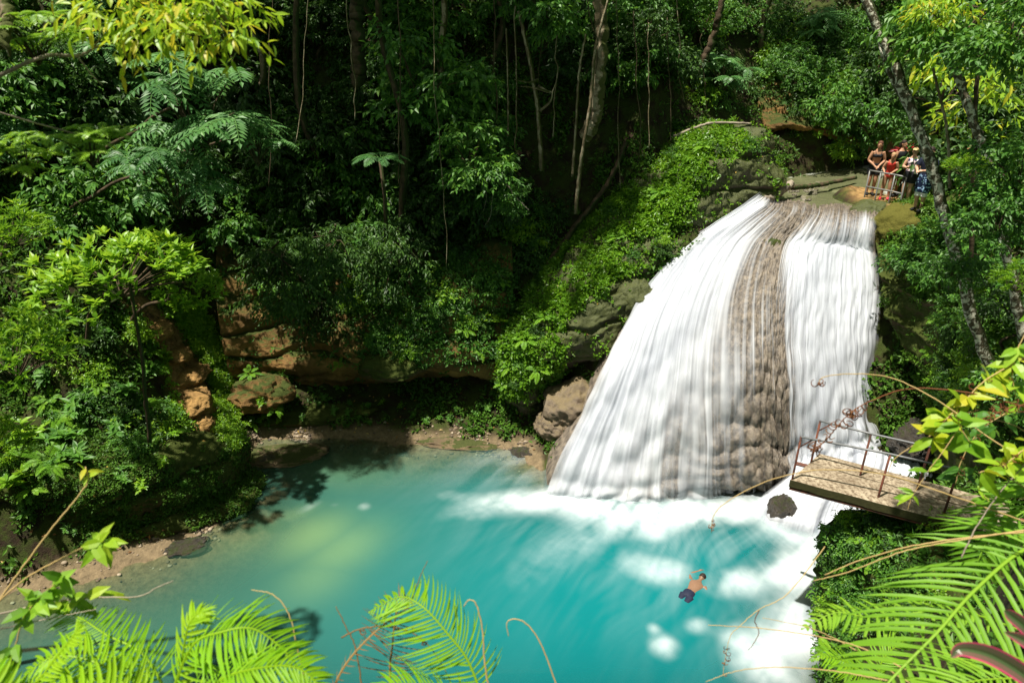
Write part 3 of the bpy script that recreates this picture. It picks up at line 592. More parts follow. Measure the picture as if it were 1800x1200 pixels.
rock_patch('hollow_rock', [
    [(1330, 120, 28.0), (1400, 120, 28.0), (1470, 130, 28.2), (1540, 140, 28.0), (1600, 150, 27.5)],
    [(1335, 190, 26.6), (1400, 185, 26.4), (1460, 200, 26.6), (1530, 200, 26.5), (1600, 200, 26)],
    [(1350, 232, 26.0), (1400, 226, 25.7), (1460, 240, 25.7), (1520, 262, 25.8), (1590, 265, 25.6)],
    [(1360, 246, 27.5), (1400, 246, 28.5), (1450, 256, 28.2), (1510, 282, 26.6), (1580, 285, 26)],
    [(1370, 300, 28), (1410, 302, 29.2), (1450, 302, 28.8), (1510, 305, 27.0), (1580, 305, 26.4)],
    [(1370, 318, 27), (1410, 318, 27.2), (1450, 316, 27.2), (1510, 314, 26.8), (1580, 312, 26.4)]],
    M['ochre'], 'dark hollow under an overhanging mossy rock behind the upper stream', 'rock', 130, 110, .3, .9, 71, 1.5)
# ------------------------------------------------------------------ what the pixels hit
_V, _F, _n = [], [], 0
for v, f in SURF.values(): _V.append(v); _F.append(f + _n); _n += len(v)
_V = np.concatenate(_V); _F = np.concatenate(_F)
BVH = BVHTree.FromPolygons(_V.tolist(), _F.tolist())
def hit(px, py):
    d = ray(px, py); r = BVH.ray_cast(Vector((0, 0, CAMH)), Vector(d).normalized())
    if r[0] is None: return atY(px, py, 27.), np.array([0, 0, 1.])
    n = np.array(r[1]); 
    if n @ d > 0: n = -n
    return np.array(r[0]), n
def drop(x, y, z=30):
    r = BVH.ray_cast(Vector((x, y, z)), Vector((0, 0, -1))); return r[0][2] if r[0] is not None else 0.
def lathe_e(rings, n=18):                       # rings: (x, y, z, rx, ry)
    rg = np.array(rings, float); a = np.arange(n) * 2 * math.pi / n; V = np.concatenate([np.stack([r[0] + r[3] * np.cos(a), r[1] + r[4] * np.sin(a), np.full(n, r[2])], 1) for r in rg]); m = len(rg)
    i = np.arange(m - 1)[:, None] * n; j = np.arange(n)[None]; k2 = (j + 1) % n; F = np.stack([i + j, i + k2, i + n + k2, i + n + j], -1).reshape(-1, 4); jj = np.arange(n)
    V = np.concatenate([V, rg[:1, :3], rg[-1:, :3]]); T3 = np.concatenate([np.stack([jj * 0 + m * n, (jj + 1) % n, jj], -1), np.stack([jj * 0 + m * n + 1, (m - 1) * n + jj, (m - 1) * n + (jj + 1) % n], -1)]); return V, [F, T3]
def ball(c, r, n=14, m=10):
    v = np.linspace(.02, math.pi - .02, m); return lathe_e([(c[0], c[1], c[2] - r[2] * math.cos(t), r[0] * math.sin(t), r[1] * math.sin(t)) for t in v], n)
# ------------------------------------------------------------------ foliage
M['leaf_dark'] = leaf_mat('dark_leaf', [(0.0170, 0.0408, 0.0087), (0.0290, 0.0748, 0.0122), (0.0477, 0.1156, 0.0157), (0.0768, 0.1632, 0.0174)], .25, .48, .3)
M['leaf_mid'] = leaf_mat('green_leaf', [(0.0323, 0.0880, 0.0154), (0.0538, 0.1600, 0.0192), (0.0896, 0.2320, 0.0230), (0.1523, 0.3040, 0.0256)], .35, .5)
M['leaf_bright'] = leaf_mat('bright_leaf', [(0.0756, 0.1890, 0.0108), (0.1361, 0.2970, 0.0151), (0.2117, 0.3915, 0.0216), (0.3024, 0.4590, 0.0270)], .42, .42)
M['leaf_yellow'] = leaf_mat('yellow_green_leaf', [(0.1423, 0.2961, 0.0110), (0.2299, 0.4027, 0.0166), (0.3284, 0.4620, 0.0230), (0.4817, 0.4501, 0.0276)], .45, .45)
M['leaf_pinnate'] = leaf_mat('blue_green_leaf', [(0.0323, 0.0990, 0.0288), (0.0605, 0.1710, 0.0432), (0.1109, 0.2610, 0.0648), (0.1814, 0.3420, 0.0864)], .35, .45, .35)
M['fern'] = leaf_mat('fern_frond', [(0.0590, 0.1668, 0.0112), (0.1082, 0.2633, 0.0169), (0.1671, 0.3510, 0.0211), (0.2556, 0.4388, 0.0281)], .4, .5, .3)
M['fern_lit'] = leaf_mat('lime_fern_frond', [(0.1048, 0.2746, 0.0077), (0.1572, 0.3619, 0.0096), (0.1992, 0.4243, 0.0115), (0.2725, 0.4493, 0.0144)], .45, .5, .3)
M['moss_leaf'] = leaf_mat('creeping_leaf', [(0.0251, 0.0672, 0.0077), (0.0502, 0.1280, 0.0128), (0.0896, 0.2000, 0.0179), (0.1344, 0.2560, 0.0230)], .3, .5, .3)
M['dry'] = leaf_mat('dried_frond', [(.12, .06, .02), (.22, .12, .04), (.32, .2, .07)], .2, .7, .2)
M['curl'] = leaf_mat('rusty_curl', [(.07, .025, .01), (.14, .05, .018), (.2, .09, .03)], .1, .7, .2)
M['straw'] = leaf_mat('straw_stem', [(.30, .20, .08), (.40, .28, .11), (.46, .36, .16)], .05, .6, .3)
def bark(name, a, b, lich=None, moss=None, sc=1.0):
    k = NM(name); n1 = k.noise(5 * sc, 5, .65); n2 = k.noise(22 * sc, 4, .7); col = k.mix(k.ramp(n1, [(.35, (0, 0, 0)), (.65, (1, 1, 1))]), a, b)
    if lich: col = k.mix(k.ramp(k.noise(3.2 * sc, 5, .6, dist=.6), [(.48, (0, 0, 0)), (.56, (1, 1, 1))]), col, lich)
    if moss:
        geo = k.n('ShaderNodeNewGeometry'); s = k.n('ShaderNodeSeparateXYZ'); k.l(geo.outputs['Normal'], s.inputs[0])
        q = k.math('ADD', k.math('MULTIPLY', s.outputs['X'], .34), k.noise(2.2 * sc, 5, .7)); col = k.mix(k.ramp(q, [(.52, (0, 0, 0)), (.62, (1, 1, 1))]), col, moss)
    return k.done(k.bsdf(col, .85, .2, k.bump(k.math('ADD', n1, k.math('MULTIPLY', n2, .5)), .8, .03)))
M['bark'] = bark('dark_bark', (.035, .025, .015), (.10, .07, .04), None, (.03, .045, .01))
M['bark_pale'] = bark('pale_bark', (.10, .075, .045), (.22, .17, .10), (.32, .27, .18), (.05, .06, .012))
M['bark_lichen'] = bark('lichen_bark', (.05, .042, .025), (.13, .105, .065), (.62, .60, .48), (.03, .042, .008), 3.6)
M['twig'] = bark('grey_twig', (.16, .13, .10), (.34, .29, .22))
def leaves(mb, P, D, U, L, W, r, kind='q', fold=.18, droop=.12):
    P, D = np.asarray(P, float), norm(D); n = len(P); L = np.broadcast_to(L, (n,))[:, None]; W = np.broadcast_to(W, (n,))[:, None]
    S = np.cross(D, U); bad = np.linalg.norm(S, axis=1) < .05; S[bad] = np.cross(D[bad], [1., 0.3, 0]); S = norm(S); N = np.cross(S, D)
    if kind == 'q':
        V = np.stack([P, P + D * L * .42 + S * W * .5 + N * W * fold, P + D * L - N * L * droop, P + D * L * .42 - S * W * .5 + N * W * fold], 1)
        b = np.arange(n)[:, None] * 4; F = np.concatenate([b + [0, 1, 2], b + [0, 2, 3]]); rr = np.concatenate([r, r]) if np.ndim(r) else r
    else:
        def p(t, s, dz): return P + D * L * t + S * W * s + N * (W * dz - L * droop * t * t)
        V = np.stack([p(0, 0, 0), p(.25, .42, fold * .8), p(.25, 0, 0), p(.25, -.42, fold * .8), p(.6, .42, fold * .8), p(.6, 0, 0), p(.6, -.42, fold * .8), p(1, 0, 0)], 1)
        b = np.arange(n)[:, None] * 8; Q = np.concatenate([b + [1, 4, 5, 2], b + [2, 5, 6, 3]]); T = np.concatenate([b + [0, 1, 2], b + [0, 2, 3], b + [4, 7, 5], b + [5, 7, 6]])
        V = V.reshape(-1, 3); n0 = mb.n; mb.V.append(V); mb.n += len(V)
        mb.F[4].append(Q + n0); mb.F[3].append(T + n0)
        mb.r[4].append(np.tile(r, 2) if np.ndim(r) else np.full(len(Q), r)); mb.r[3].append(np.tile(r, 4) if np.ndim(r) else np.full(len(T), r)); return
    mb.add(V.reshape(-1, 3), F, rr)
UP = np.array([0, 0, 1.])
def rdir(g, n): return norm(g.normal(size=(n, 3)))
def crown_broad(seed, R=1.3, nclump=9, ntw=26, nl=9, L=.2, W=.1, droop=.45, flat=.75, kind='q', yellow=.02, hang=0.):
    """sprays of ovate leaves round many short twigs, gathered in clumps with gaps between them"""
    g = np.random.default_rng(seed); mb = MB(); tw = MB()
    C = rdir(g, nclump) * (R * g.uniform(.35, 1.0, nclump) ** .6)[:, None] * [1, 1, flat] - [0, 0, hang]
    C[:, 2] -= hang * g.uniform(0, 2.0, nclump)
    for c in C:
        rc = R * g.uniform(.28, .5); o = rdir(g, ntw); o[:, 2] = np.where(o[:, 2] < -.35, -o[:, 2], o[:, 2])
        t0 = c + o * rc * g.uniform(.45, 1.0, ntw)[:, None] * [1, 1, .75]; td = norm(o * [1, 1, .5] + [0, 0, -droop] + .35 * g.normal(size=(ntw, 3)))
        shade = g.uniform(-.12, .12)
        tl = L * 2.6; s = np.tile(np.linspace(.15, 1, nl), ntw); i = np.repeat(np.arange(ntw), nl)
        P = t0[i] + td[i] * (s * tl)[:, None]; a = g.uniform(0, 6.28, ntw)[i] + np.tile(np.arange(nl) * 2.4, ntw)
        A = norm(np.cross(td, UP + .01)); B = np.cross(td, A)
        D = td[i] * .75 + (np.cos(a)[:, None] * A[i] + np.sin(a)[:, None] * B[i] * .6) * .9 + [0, 0, -.25 - droop * .35] + .2 * g.normal(size=(len(i), 3))
        U = UP + .45 * g.normal(size=(len(i), 3)); r = np.clip(.45 + shade + .2 * g.normal(size=len(i)), 0, 1); r = np.where(g.random(len(i)) < yellow, 1.0, r)
        leaves(mb, P, D, U, L * g.uniform(.7, 1.2, len(i)), W * g.uniform(.8, 1.15, len(i)), r, kind)
        V, F = tube(np.stack([np.zeros(3) - [0, 0, R * .5], c * .5 - [0, 0, R * .15], c]), [R * .022, R * .016, R * .008], 5); tw.addm(V, F)
    return mb, tw
def crown_pinnate(seed, R=1.5, nl=110, LR=.75, npair=9, flat=.7, W=.075, droop=.5):
    """long compound leaves held out in layers from the branch ends"""
    g = np.random.default_rng(seed); mb = MB(); tw = MB()
    nb = 12; tips = rdir(g, nb) * (R * g.uniform(.3, .9, nb))[:, None] * [1, 1, flat]; tips[:, 2] += .1
    for c in tips:
        V, F = tube(np.stack([np.array([0, 0, -R * .7]), c * .5 - [0, 0, R * .2], c]), [R * .02, R * .014, R * .006], 5); tw.addm(V, F)
        sh = g.uniform(-.15, .15)
        for q in range(nl // nb):
            a = g.uniform(0, 6.28); e = g.uniform(-.15, .55); d = np.array([math.cos(a) * math.cos(e), math.sin(a) * math.cos(e), math.sin(e)]); ll = LR * g.uniform(.7, 1.15)
            t = np.linspace(0, 1, npair + 1); X = c + d * (t * ll)[:, None] + np.array([0, 0, -1.]) * (droop * ll * t ** 2)[:, None]
            T = norm(np.gradient(X, axis=0)); S = norm(np.cross(T, UP)); N = np.cross(S, T)
            tt_ = t[1:]; Pm = X[1:]; wd = ll * .30 * np.sin(np.pi * np.clip(tt_ * .86 + .14, 0, 1)) ** .5
            for sg in (1, -1):
                D = S[1:] * sg + T[1:] * .55 - UP * .18; r = np.clip(.5 + sh + g.normal(size=npair) * .1, 0, 1)
                leaves(mb, Pm, D, N[1:] + .15 * g.normal(size=(npair, 3)), wd, W * (.6 + .4 * wd / wd.max()), r, 'q', .1, .1)
            leaves(mb, X[-1:], T[-1:], N[-1:], [ll * .16], [W], .6)
            V, F = tube(X[::3], np.linspace(.008, .003, len(X[::3])), 4, False); mb.addm(V, F, .9)
    return mb, tw
def crown_layer(seed, R=1.5, n=110, L=.28, W=.1, nl=8, kind='q', spread=.55, lift=.1, flat=.4):
    """flat tiers of leaf whorls at the ends of spreading twigs"""
    g = np.random.default_rng(seed); mb = MB(); tw = MB(); root = np.array([0, 0, -R * .55])
    a = g.uniform(0, 6.28, n); rr = R * g.uniform(.1, 1, n) ** .5; z = R * flat * (1 - (rr / R) ** 1.6) + g.normal(size=n) * R * .12 - .05
    Pc = np.stack([np.cos(a) * rr, np.sin(a) * rr * .9, z], 1); out = norm(Pc - root)
    for q in range(n):
        if q % 4 == 0:
            V, F = tube(np.stack([root * .5, Pc[q] * .55 + [0, 0, -R * .08], Pc[q]]), [R * .016, R * .01, R * .004], 4, False); tw.addm(V, F)
    i = np.repeat(np.arange(n), nl); ph = np.tile(np.arange(nl) * 6.283 / nl, n) + g.uniform(0, 6, n)[i]
    D = np.stack([np.cos(ph), np.sin(ph), np.zeros(len(ph))], 1) * spread + out[i] * .55 + np.stack([np.zeros(len(i))] * 2 + [g.normal(size=len(i)) * .2 + lift], 1)
    r = np.clip(.5 + .14 * g.normal(size=n)[i] + .12 * g.normal(size=len(i)), 0, 1)
    leaves(mb, Pc[i] + .02 * g.normal(size=(len(i), 3)), D, UP + .35 * g.normal(size=(len(i), 3)), L * g.uniform(.65, 1.15, len(i)), W * g.uniform(.8, 1.1, len(i)), r, kind, .16, .22)
    return mb, tw
def frond(mb, X, L0, npair, wid, g, r0=.5, lean=.45, kind='q', curl=.12, taper=.9, dz=-.1, both=True, stem=.006, rs=.9, rj=.08):
    """one pinnate frond along the rachis points X; L0 = longest pinna"""
    X = spline(X, npair + 6); T = norm(np.gradient(X, axis=0)); S = np.cross(T, UP); S = norm(S + 1e-6); N = np.cross(S, T)
    X_, T_, S_, N_ = X[5:], T[5:], S[5:], N[5:]; m = len(X_); t = np.linspace(0, 1, m)
    ln = L0 * np.clip(np.sin(np.pi * (.22 + .78 * t)) ** .75 * (1 - .12 * t), .03, 1) if taper else L0 * np.ones(m)
    for sg in (1, -1):
        D = S_ * sg + T_ * (lean + .35 * t[:, None]) + N_ * dz + (.10 if kind == 's' else .05) * g.normal(size=(m, 3)); r = np.clip(r0 + rj * g.normal(size=m), 0, 1)
        l = ln * g.uniform(.82, 1.08, m) * np.where(g.random(m) < .05, .5, 1)
        if kind == 's':                        # strap pinna in four bent segments for the near fronds
            D = norm(D); Sd = norm(np.cross(D, N_)); Nn = np.cross(Sd, D); nt = 5; tt_ = np.linspace(0, 1, nt); wv = np.array([.55, 1, .95, .7, .05])
            Vs = []
            for q in range(nt):
                c = X_ + D * (l * tt_[q])[:, None] + T_ * (l * .16 * tt_[q] ** 2)[:, None] - Nn * (l * curl * tt_[q] ** 2)[:, None]
                Vs += [c + Sd * wid * .5 * wv[q] + Nn * wid * .16, c, c - Sd * wid * .5 * wv[q] + Nn * wid * .16]
            V = np.stack(Vs, 1); b = np.arange(m)[:, None] * (3 * nt)
            F = np.concatenate([b + [3 * q + e, 3 * q + e + 1, 3 * q + e + 4, 3 * q + e + 3] for q in range(nt - 1) for e in (0, 1)])
            mb.add(V.reshape(-1, 3), F, np.tile(r, 2 * (nt - 1)))
        else: leaves(mb, X_, D, N_, l, np.minimum(wid, l * .6), r, 'q', .08, curl)
    V, F = tube(X, np.linspace(stem, stem * .35, len(X)), 5, False); mb.addm(V, F, rs)
def fern_mesh(seed, n=8, L=.55, npair=16, wid=.035, pin=.12, arch=.5):
    g = np.random.default_rng(seed); mb = MB()
    for q in range(n):
        a = q * 6.283 / n + g.uniform(-.3, .3); ll = L * g.uniform(.7, 1.15); e = g.uniform(.45, 1.0); d = np.array([math.cos(a), math.sin(a), 0]); t = np.linspace(0, 1, 5)[:, None]
        X = d * t * ll * math.cos(e * .7) + UP * (math.sin(e) * ll * t - arch * ll * 1.1 * t ** 2)
        frond(mb, X, pin * g.uniform(.85, 1.1), npair, wid, g, np.clip(.5 + .15 * g.normal(), 0, 1), stem=.004)
    return mb
def rosette_mesh(seed, n=14, L=.2, W=.08, kind='o', tilt=.5, h=.12, tiers=4):
    g = np.random.default_rng(seed); mb = MB()
    for q in range(tiers):
        st = rdir(g, 1)[0] * [1, 1, .2]; b = st * h * g.uniform(.2, 1.6); top = b + UP * h * g.uniform(.6, 2.0) + st * h
        V, F = tube(np.stack([b * 0, b * .6 + UP * h * .4, top]), [.006, .005, .003], 4, False); mb.addm(V, F, .3)
        ph = np.arange(n) * 2.4 + g.uniform(0, 6); s = g.uniform(.35, 1, n)
        D = np.stack([np.cos(ph), np.sin(ph), np.full(n, tilt)], 1) + .2 * g.normal(size=(n, 3))
        leaves(mb, b * 0 + (top) * s[:, None], D, UP + .3 * g.normal(size=(n, 3)), L * g.uniform(.6, 1.15, n), W * g.uniform(.8, 1.1, n), np.clip(.5 + .16 * g.normal(size=n), 0, 1), kind, .15, .2)
    return mb
# prototypes (shared meshes)
PRO = {}
def pro(key, mt, builder, n):
    L_ = []
    for q in range(n):
        r = builder(q); mb, tw = r if isinstance(r, tuple) else (r, None)
        L_.append((mb.mesh(key, M[mt] if isinstance(mt, str) else mt[q % len(mt)]), tw.mesh(key + '_twig', M['bark']) if tw else None))
    PRO[key] = L_
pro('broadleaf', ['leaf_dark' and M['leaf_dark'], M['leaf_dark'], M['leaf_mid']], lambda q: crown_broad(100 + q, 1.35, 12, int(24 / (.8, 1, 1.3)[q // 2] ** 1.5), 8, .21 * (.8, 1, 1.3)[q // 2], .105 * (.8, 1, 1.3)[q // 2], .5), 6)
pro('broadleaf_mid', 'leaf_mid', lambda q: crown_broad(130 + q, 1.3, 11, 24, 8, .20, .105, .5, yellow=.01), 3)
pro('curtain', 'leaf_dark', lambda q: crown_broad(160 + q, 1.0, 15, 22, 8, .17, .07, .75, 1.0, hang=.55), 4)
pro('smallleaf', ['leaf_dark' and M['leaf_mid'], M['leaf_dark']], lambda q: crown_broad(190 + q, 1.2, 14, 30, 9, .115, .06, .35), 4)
pro('pinnate', 'leaf_pinnate', lambda q: crown_pinnate(200 + q), 4)
pro('pinnate_fine', 'leaf_bright', lambda q: crown_pinnate(230 + q, 1.2, 110, .55, 11, .5, .05, .35), 2)
pro('layer', 'leaf_bright', lambda q: crown_layer(260 + q, 1.5, 170, .25, .095, 8, 'o'), 2)
pro('lance', 'leaf_bright', lambda q: crown_layer(290 + q, 1.2, 130, .24, .055, 10, 'q', .5, .0, .7), 3)
pro('lance_yellow', 'leaf_yellow', lambda q: crown_broad(320 + q, 1.0, 8, 9, 6, .27, .085, .55, .45, kind='o', yellow=.12), 2)
pro('fern', 'fern', lambda q: fern_mesh(400 + q), 4)
pro('fern_big', 'fern', lambda q: fern_mesh(430 + q, 9, 1.1, 22, .05, .24, .55), 3)
pro('seedling', ['fern' and M['leaf_mid'], M['leaf_bright'], M['leaf_mid']], lambda q: rosette_mesh(460 + q), 4)
pro('bush', ['leaf_mid' and M['leaf_mid'], M['leaf_bright'], M['leaf_dark']], lambda q: crown_broad(490 + q, .55, 8, 18, 7, .13, .06, .3, .7), 6)
_cnt = [0]
def pick(key, i=None):
    _cnt[0] += 1; L_ = PRO[key]; return L_[(_cnt[0] * 7 + _cnt[0] // 3 if i is None else i) % len(L_)]
def tree(name, label, key, c, R_, base=None, grp=None, i=None, rz=None, trunk=.07, bk='bark', wob=.15, squash=1.0, over=None):
    """an Empty at the foot of the tree with a trunk and a crown; c = crown centre"""
    c = np.asarray(c, float)
    if base is None:
        base = np.array([c[0] + random.uniform(-.3, .3), c[1] + .7, 0.]); o = norm(base[:2] - np.array([0., 13.5]))
        for _ in range(40):
            base[2] = drop(base[0], base[1], c[2]) - .1
            if outline_sd(base[:1], base[1:2])[0][0] > .6 and base[2] > max(.2, c[2] - 1.2 * R_ - 1.3): break
            base[:2] += o * .3
    base = np.asarray(base, float)
    if base[2] > c[2] - .3: base[2] = c[2] - .3
    t = thing(name, label, 'tree', tuple(base), 0, grp); d = c - base
    if over is not None: base = c + np.array(over) * [1, 1, 0]; base[2] = drop(base[0], base[1]) - .1; t.location = tuple(base); d = c - base
    n = 7; tt_ = np.linspace(0, 1, n)[:, None]; g = np.random.default_rng(abs(int(c[0] * 1000 + c[1] * 77)) % 99999)
    X = d * np.concatenate([tt_ ** 1.5, tt_ ** 1.5, tt_], 1) + np.concatenate([g.normal(size=(n, 2)) * wob * np.sin(tt_ * 3.14), np.zeros((n, 1))], 1)
    if over is not None: X = np.array([[0, 0, 0], [0, 0, d[2] * .6], [d[0] * .2, d[1] * .2, d[2] + over[2]], [d[0] * .7, d[1] * .7, d[2] + over[2] * .7], d])
    mb = MB(); V, F = tube(spline(X, 18), np.linspace(trunk, trunk * .4, 18), 7); mb.addm(V, F)
    cm, tm = pick(key, i)
    obj('trunk', mb.mesh('trunk', M[bk], True), t)
    rz = random.uniform(0, 6.28) if rz is None else rz
    obj('crown', cm, t, tuple(d), (random.uniform(-.15, .15), random.uniform(-.15, .15), rz), (R_, R_, R_ * squash))
    if tm: obj('limb', tm, t, tuple(d), (0, 0, rz), (R_, R_, R_ * squash))
    return t
def plant(name, label, key, c, s, cat='plant', grp=None, i=None, n=None, rz=None):
    cm, tm = pick(key, i); rot = (random.uniform(-.2, .2), random.uniform(-.2, .2), random.uniform(0, 6.28) if rz is None else rz)
    if n is not None:                          # leans out from a steep face
        u = norm(np.asarray(n) * .55 + UP * .75); q = Vector(u).to_track_quat('Z', 'Y').to_euler(); rot = (q.x, q.y, q.z)
    o = obj(name, cm, None, tuple(c), rot, s); tag(o, label, cat, grp); return o
# ------------------------------------------------------------------ ground cover: what nobody could count
def scatter(surf, n, mask=None, seed=1):
    V, F = SURF[surf]; g = np.random.default_rng(seed); A = V[F[:, 0]]; B = V[F[:, 1]]; C = V[F[:, 2]]; D = V[F[:, 3]]; nn = np.cross(C - A, D - B); ar = np.linalg.norm(nn, axis=1) * .5
    cen = (A + B + C + D) / 4; nn = norm(nn); nn = np.where((nn @ np.array([0, -.6, .8]))[:, None] < 0, -nn, nn)
    if mask is not None: ar = ar * mask(cen, nn)
    i = g.choice(len(F), n, p=ar / ar.sum()); u, v = g.random((n, 1)), g.random((n, 1))
    return A[i] * (1 - u) * (1 - v) + B[i] * u * (1 - v) + C[i] * u * v + D[i] * (1 - u) * v, nn[i], g
def cover(name, label, parts_, mat, L, W, k_=5, seed=1, spread=.06, kind='q', rmean=.45, lift=.05):
    mb = MB()
    for surf, n, mask in parts_:
        P, N, g = scatter(surf, n, mask, seed); i = np.repeat(np.arange(n), k_)
        patchy = .22 * fbm(P[:, 0] * 1.3, P[:, 1] * 1.3, P[:, 2] * 1.3, 3, seed + 2)
        D = rdir(g, len(i)) + N[i] * .7 + [0, -.15, .1]; sz = g.uniform(.55, 1.3, n)[i]
        Pp = P[i] + N[i] * (lift * g.uniform(.2, 1.6, n)[i])[:, None] + .5 * spread * g.normal(size=(len(i), 3))
        leaves(mb, Pp, D, N[i] + UP * .5 + .4 * g.normal(size=(len(i), 3)), L * sz * g.uniform(.7, 1.2, len(i)), W * sz, np.clip(rmean + patchy[i] + .15 * g.normal(size=len(i)), 0, 1), kind)
    return tag(obj(name, mb.mesh(name, M[mat])), label, None, None, 'stuff')
def nz_mask(sc, lo, hi, seed): return lambda c, n: .02 + sstep(lo, hi, fbm(c[:, 0] * sc, c[:, 1] * sc, c[:, 2] * sc, 4, seed))
# ------------------------------------------------------------------ planting
keys = [k_ for k_ in SURF]
fr_, oh_, ml_, mc_, vb_ = [next(k_ for k_ in keys if k_.startswith(p)) for p in ('fern_covered_rock', 'overhanging_rock', 'mossy_ledge', 'mossy_cliff', 'vegetated_bank')]
def pxof(c):                                    # where a point falls in the photo, to follow its patches of green and bare rock
    q = c - np.array([0, 0, CAMH]); dpt = q[:, 1] * CP - q[:, 2] * SP; upv = q[:, 1] * SP + q[:, 2] * CP
    return 900 + FPX * q[:, 0] / dpt, 600 - FPX * upv / dpt, dpt
def inpoly(x, y, P):
    P = np.asarray(P, float); r = np.zeros(x.shape, bool)
    for a, b in zip(P, np.roll(P, -1, 0)): r ^= ((a[1] > y) != (b[1] > y)) & (x < (b[0] - a[0]) * (y - a[1]) / (b[1] - a[1] + 1e-9) + a[0])
    return r
GREEN_SPUR = [(1100, 300), (1250, 215), (1345, 240), (1230, 330), (1215, 400), (1140, 470), (1080, 490), (1050, 530), (1000, 560), (990, 640), (960, 700), (885, 700), (880, 600), (930, 500)]
def m_spur(c, n):
    x, y, d = pxof(c); return np.where(inpoly(x, y, GREEN_SPUR), 1.0, .05) * (.15 + sstep(-.25, .1, fbm(c[:, 0] * 1.2, c[:, 1] * 1.2, c[:, 2] * 1.2, 3, 5)))
def m_over(c, n):
    x, y, d = pxof(c); return sstep(600, 680, x + 40 * fbm(c[:, 0], c[:, 2], seed=3)) * sstep(650, 615, y) * sstep(420, 500, y) + .05
def m_ground(c, n):
    x, y, d = pxof(c); q = .05 + sstep(-.1, .2, fbm(c[:, 0] * .8, c[:, 1] * .8, c[:, 2] * .8, 4, 15)); vis = (x > -150) & (x < 1950) & (y > -120) & (y < 1300) & (d > .8) & (c[:, 1] < 34)
    shore_ = (c[:, 2] > .3) | ((c[:, 0] < 0) & (c[:, 2] > .22)); pd, _ = seg_dist(c[:, 0], c[:, 1], PATHP); pd2, _ = seg_dist(c[:, 0], c[:, 1], [(12.2, 20.2, 0), (13.5, 20.6, 0), (15, 20, 0)])
    sd_, _ = seg_dist(c[:, 0], c[:, 1], [(8.3, 20.6, 6.35), (10.2, 21.2, 6.35), (11.2, 23.4, 6.45), (14.5, 24.6, 6.9)])
    return q * vis * shore_ * sstep(.3, .6, pd) * sstep(.7, 1.3, pd2) * sstep(2.0, 2.8, sd_) / np.maximum(d, 4) ** .6
cover('ground_cover', 'low creeping leaves over the dark forest banks', [('ground', 26000, m_ground)], 'moss_leaf', .15, .075, 5, 3, .12, lift=.06)
cover('creeping_foliage', 'dense small leaves blanketing the rock spur beside the fall', [(fr_, 9500, m_spur)], 'leaf_bright', .115, .065, 6, 5, .09, lift=.07, rmean=.30)
cover('hanging_foliage', 'leafy growth on the undercut rock wall above the cave', [(oh_, 2600, m_over)], 'leaf_mid', .13, .06, 6, 7, .11, lift=.10, rmean=.4)
cover('moss', 'short mossy growth on the layered ledge by the pool', [(ml_, 8000, nz_mask(1.1, -.25, .2, 4))], 'moss_leaf', .07, .04, 6, 9, .06, lift=.03)
def m_cliff(c, n):
    x, y, d = pxof(c); return nz_mask(1.2, -.2, .15, 6)(c, n) * sstep(1560, 1620, x + (700 - y) * .15) * sstep(760, 690, y)
cover('cliff_foliage', 'ferny growth and moss on the cliff below the leaning trunks', [(mc_, 9000, m_cliff)], 'moss_leaf', .12, .05, 6, 11, .08, lift=.05, rmean=.62)
cover('bank_foliage', 'thick leafy growth on the bank under the platform', [(vb_, 2600, nz_mask(1.5, -.3, .1, 8))], 'leaf_mid', .11, .055, 7, 13, .09, lift=.09, rmean=.5)
def m_path(c, n):
    x, y, d = pxof(c); pd, _ = seg_dist(c[:, 0], c[:, 1], PATHP)
    return inpoly(x, y, [(255, 520), (340, 520), (385, 600), (405, 690), (418, 800), (375, 830), (290, 800), (300, 690), (270, 600)]) * sstep(.45, .75, pd) * (c[:, 1] > 13) + 1e-9
cover('path_foliage', 'bright creepers spilling along both sides of the earth path', [('ground', 2600, m_path)], 'leaf_bright', .13, .07, 6, 17, .10, lift=.10, rmean=.4)
def litter(n, seed, parts_, nm, lab):
    mb = MB()
    for surf, n, mask in parts_:
        P, N, g = scatter(surf, n, mask, seed); D = rdir(g, n); D -= N * (D * N).sum(1)[:, None]; leaves(mb, P + N * .02, D + N * .1, N, g.uniform(.07, .14, n), .05, g.random(n), 'q', .1, .2)
    tag(obj(nm, mb.mesh(nm, M['litter'])), lab, None, None, 'stuff')
M['litter'] = leaf_mat('fallen_leaf', [(.16, .07, .02), (.30, .16, .04), (.42, .30, .04), (.5, .38, .2)], .2, .7)
litter(0, 3, [(fr_, 90, nz_mask(1, -.3, .3, 2)), ('ground', 420, lambda c, n: (c[:, 0] < 2) * (c[:, 1] > 12) * (c[:, 1] < 24) * (c[:, 2] > .08) * (c[:, 2] < 8) * (np.abs(c[:, 0]) < 12)), (ml_, 60, nz_mask(1, -.3, .3, 3))], 'leaf_litter', 'fallen yellow and brown leaves scattered on the rocks and shore')
mb = MB(); P, N, g = scatter('ground', 1500, lambda c, n: (c[:, 0] < .5) * (c[:, 1] > 10.5) * (c[:, 1] < 19.5) * (np.abs(c[:, 0]) < 13) * (c[:, 2] > -.12) * (c[:, 2] < .3) * (.05 + sstep(0, .35, fbm(c[:, 0] * 1.2, c[:, 1] * 1.2, seed=77))), 51)
bv, bf = ball((0, 0, 0), (1, 1, 1), 7, 5)
for p_, n_ in zip(P, N): mb.addm(bv * (g.uniform(.015, .07) * g.uniform(.6, 1.2, 3) * [1, 1, .6]) + p_, bf, g.random())
k = NM('shore_pebble'); M['pebble'] = k.done(k.bsdf(k.ramp(k.attr('rnd'), [(0, (.05, .04, .03)), (.5, (.17, .125, .08)), (1, (.34, .28, .2))]), .7, .3))
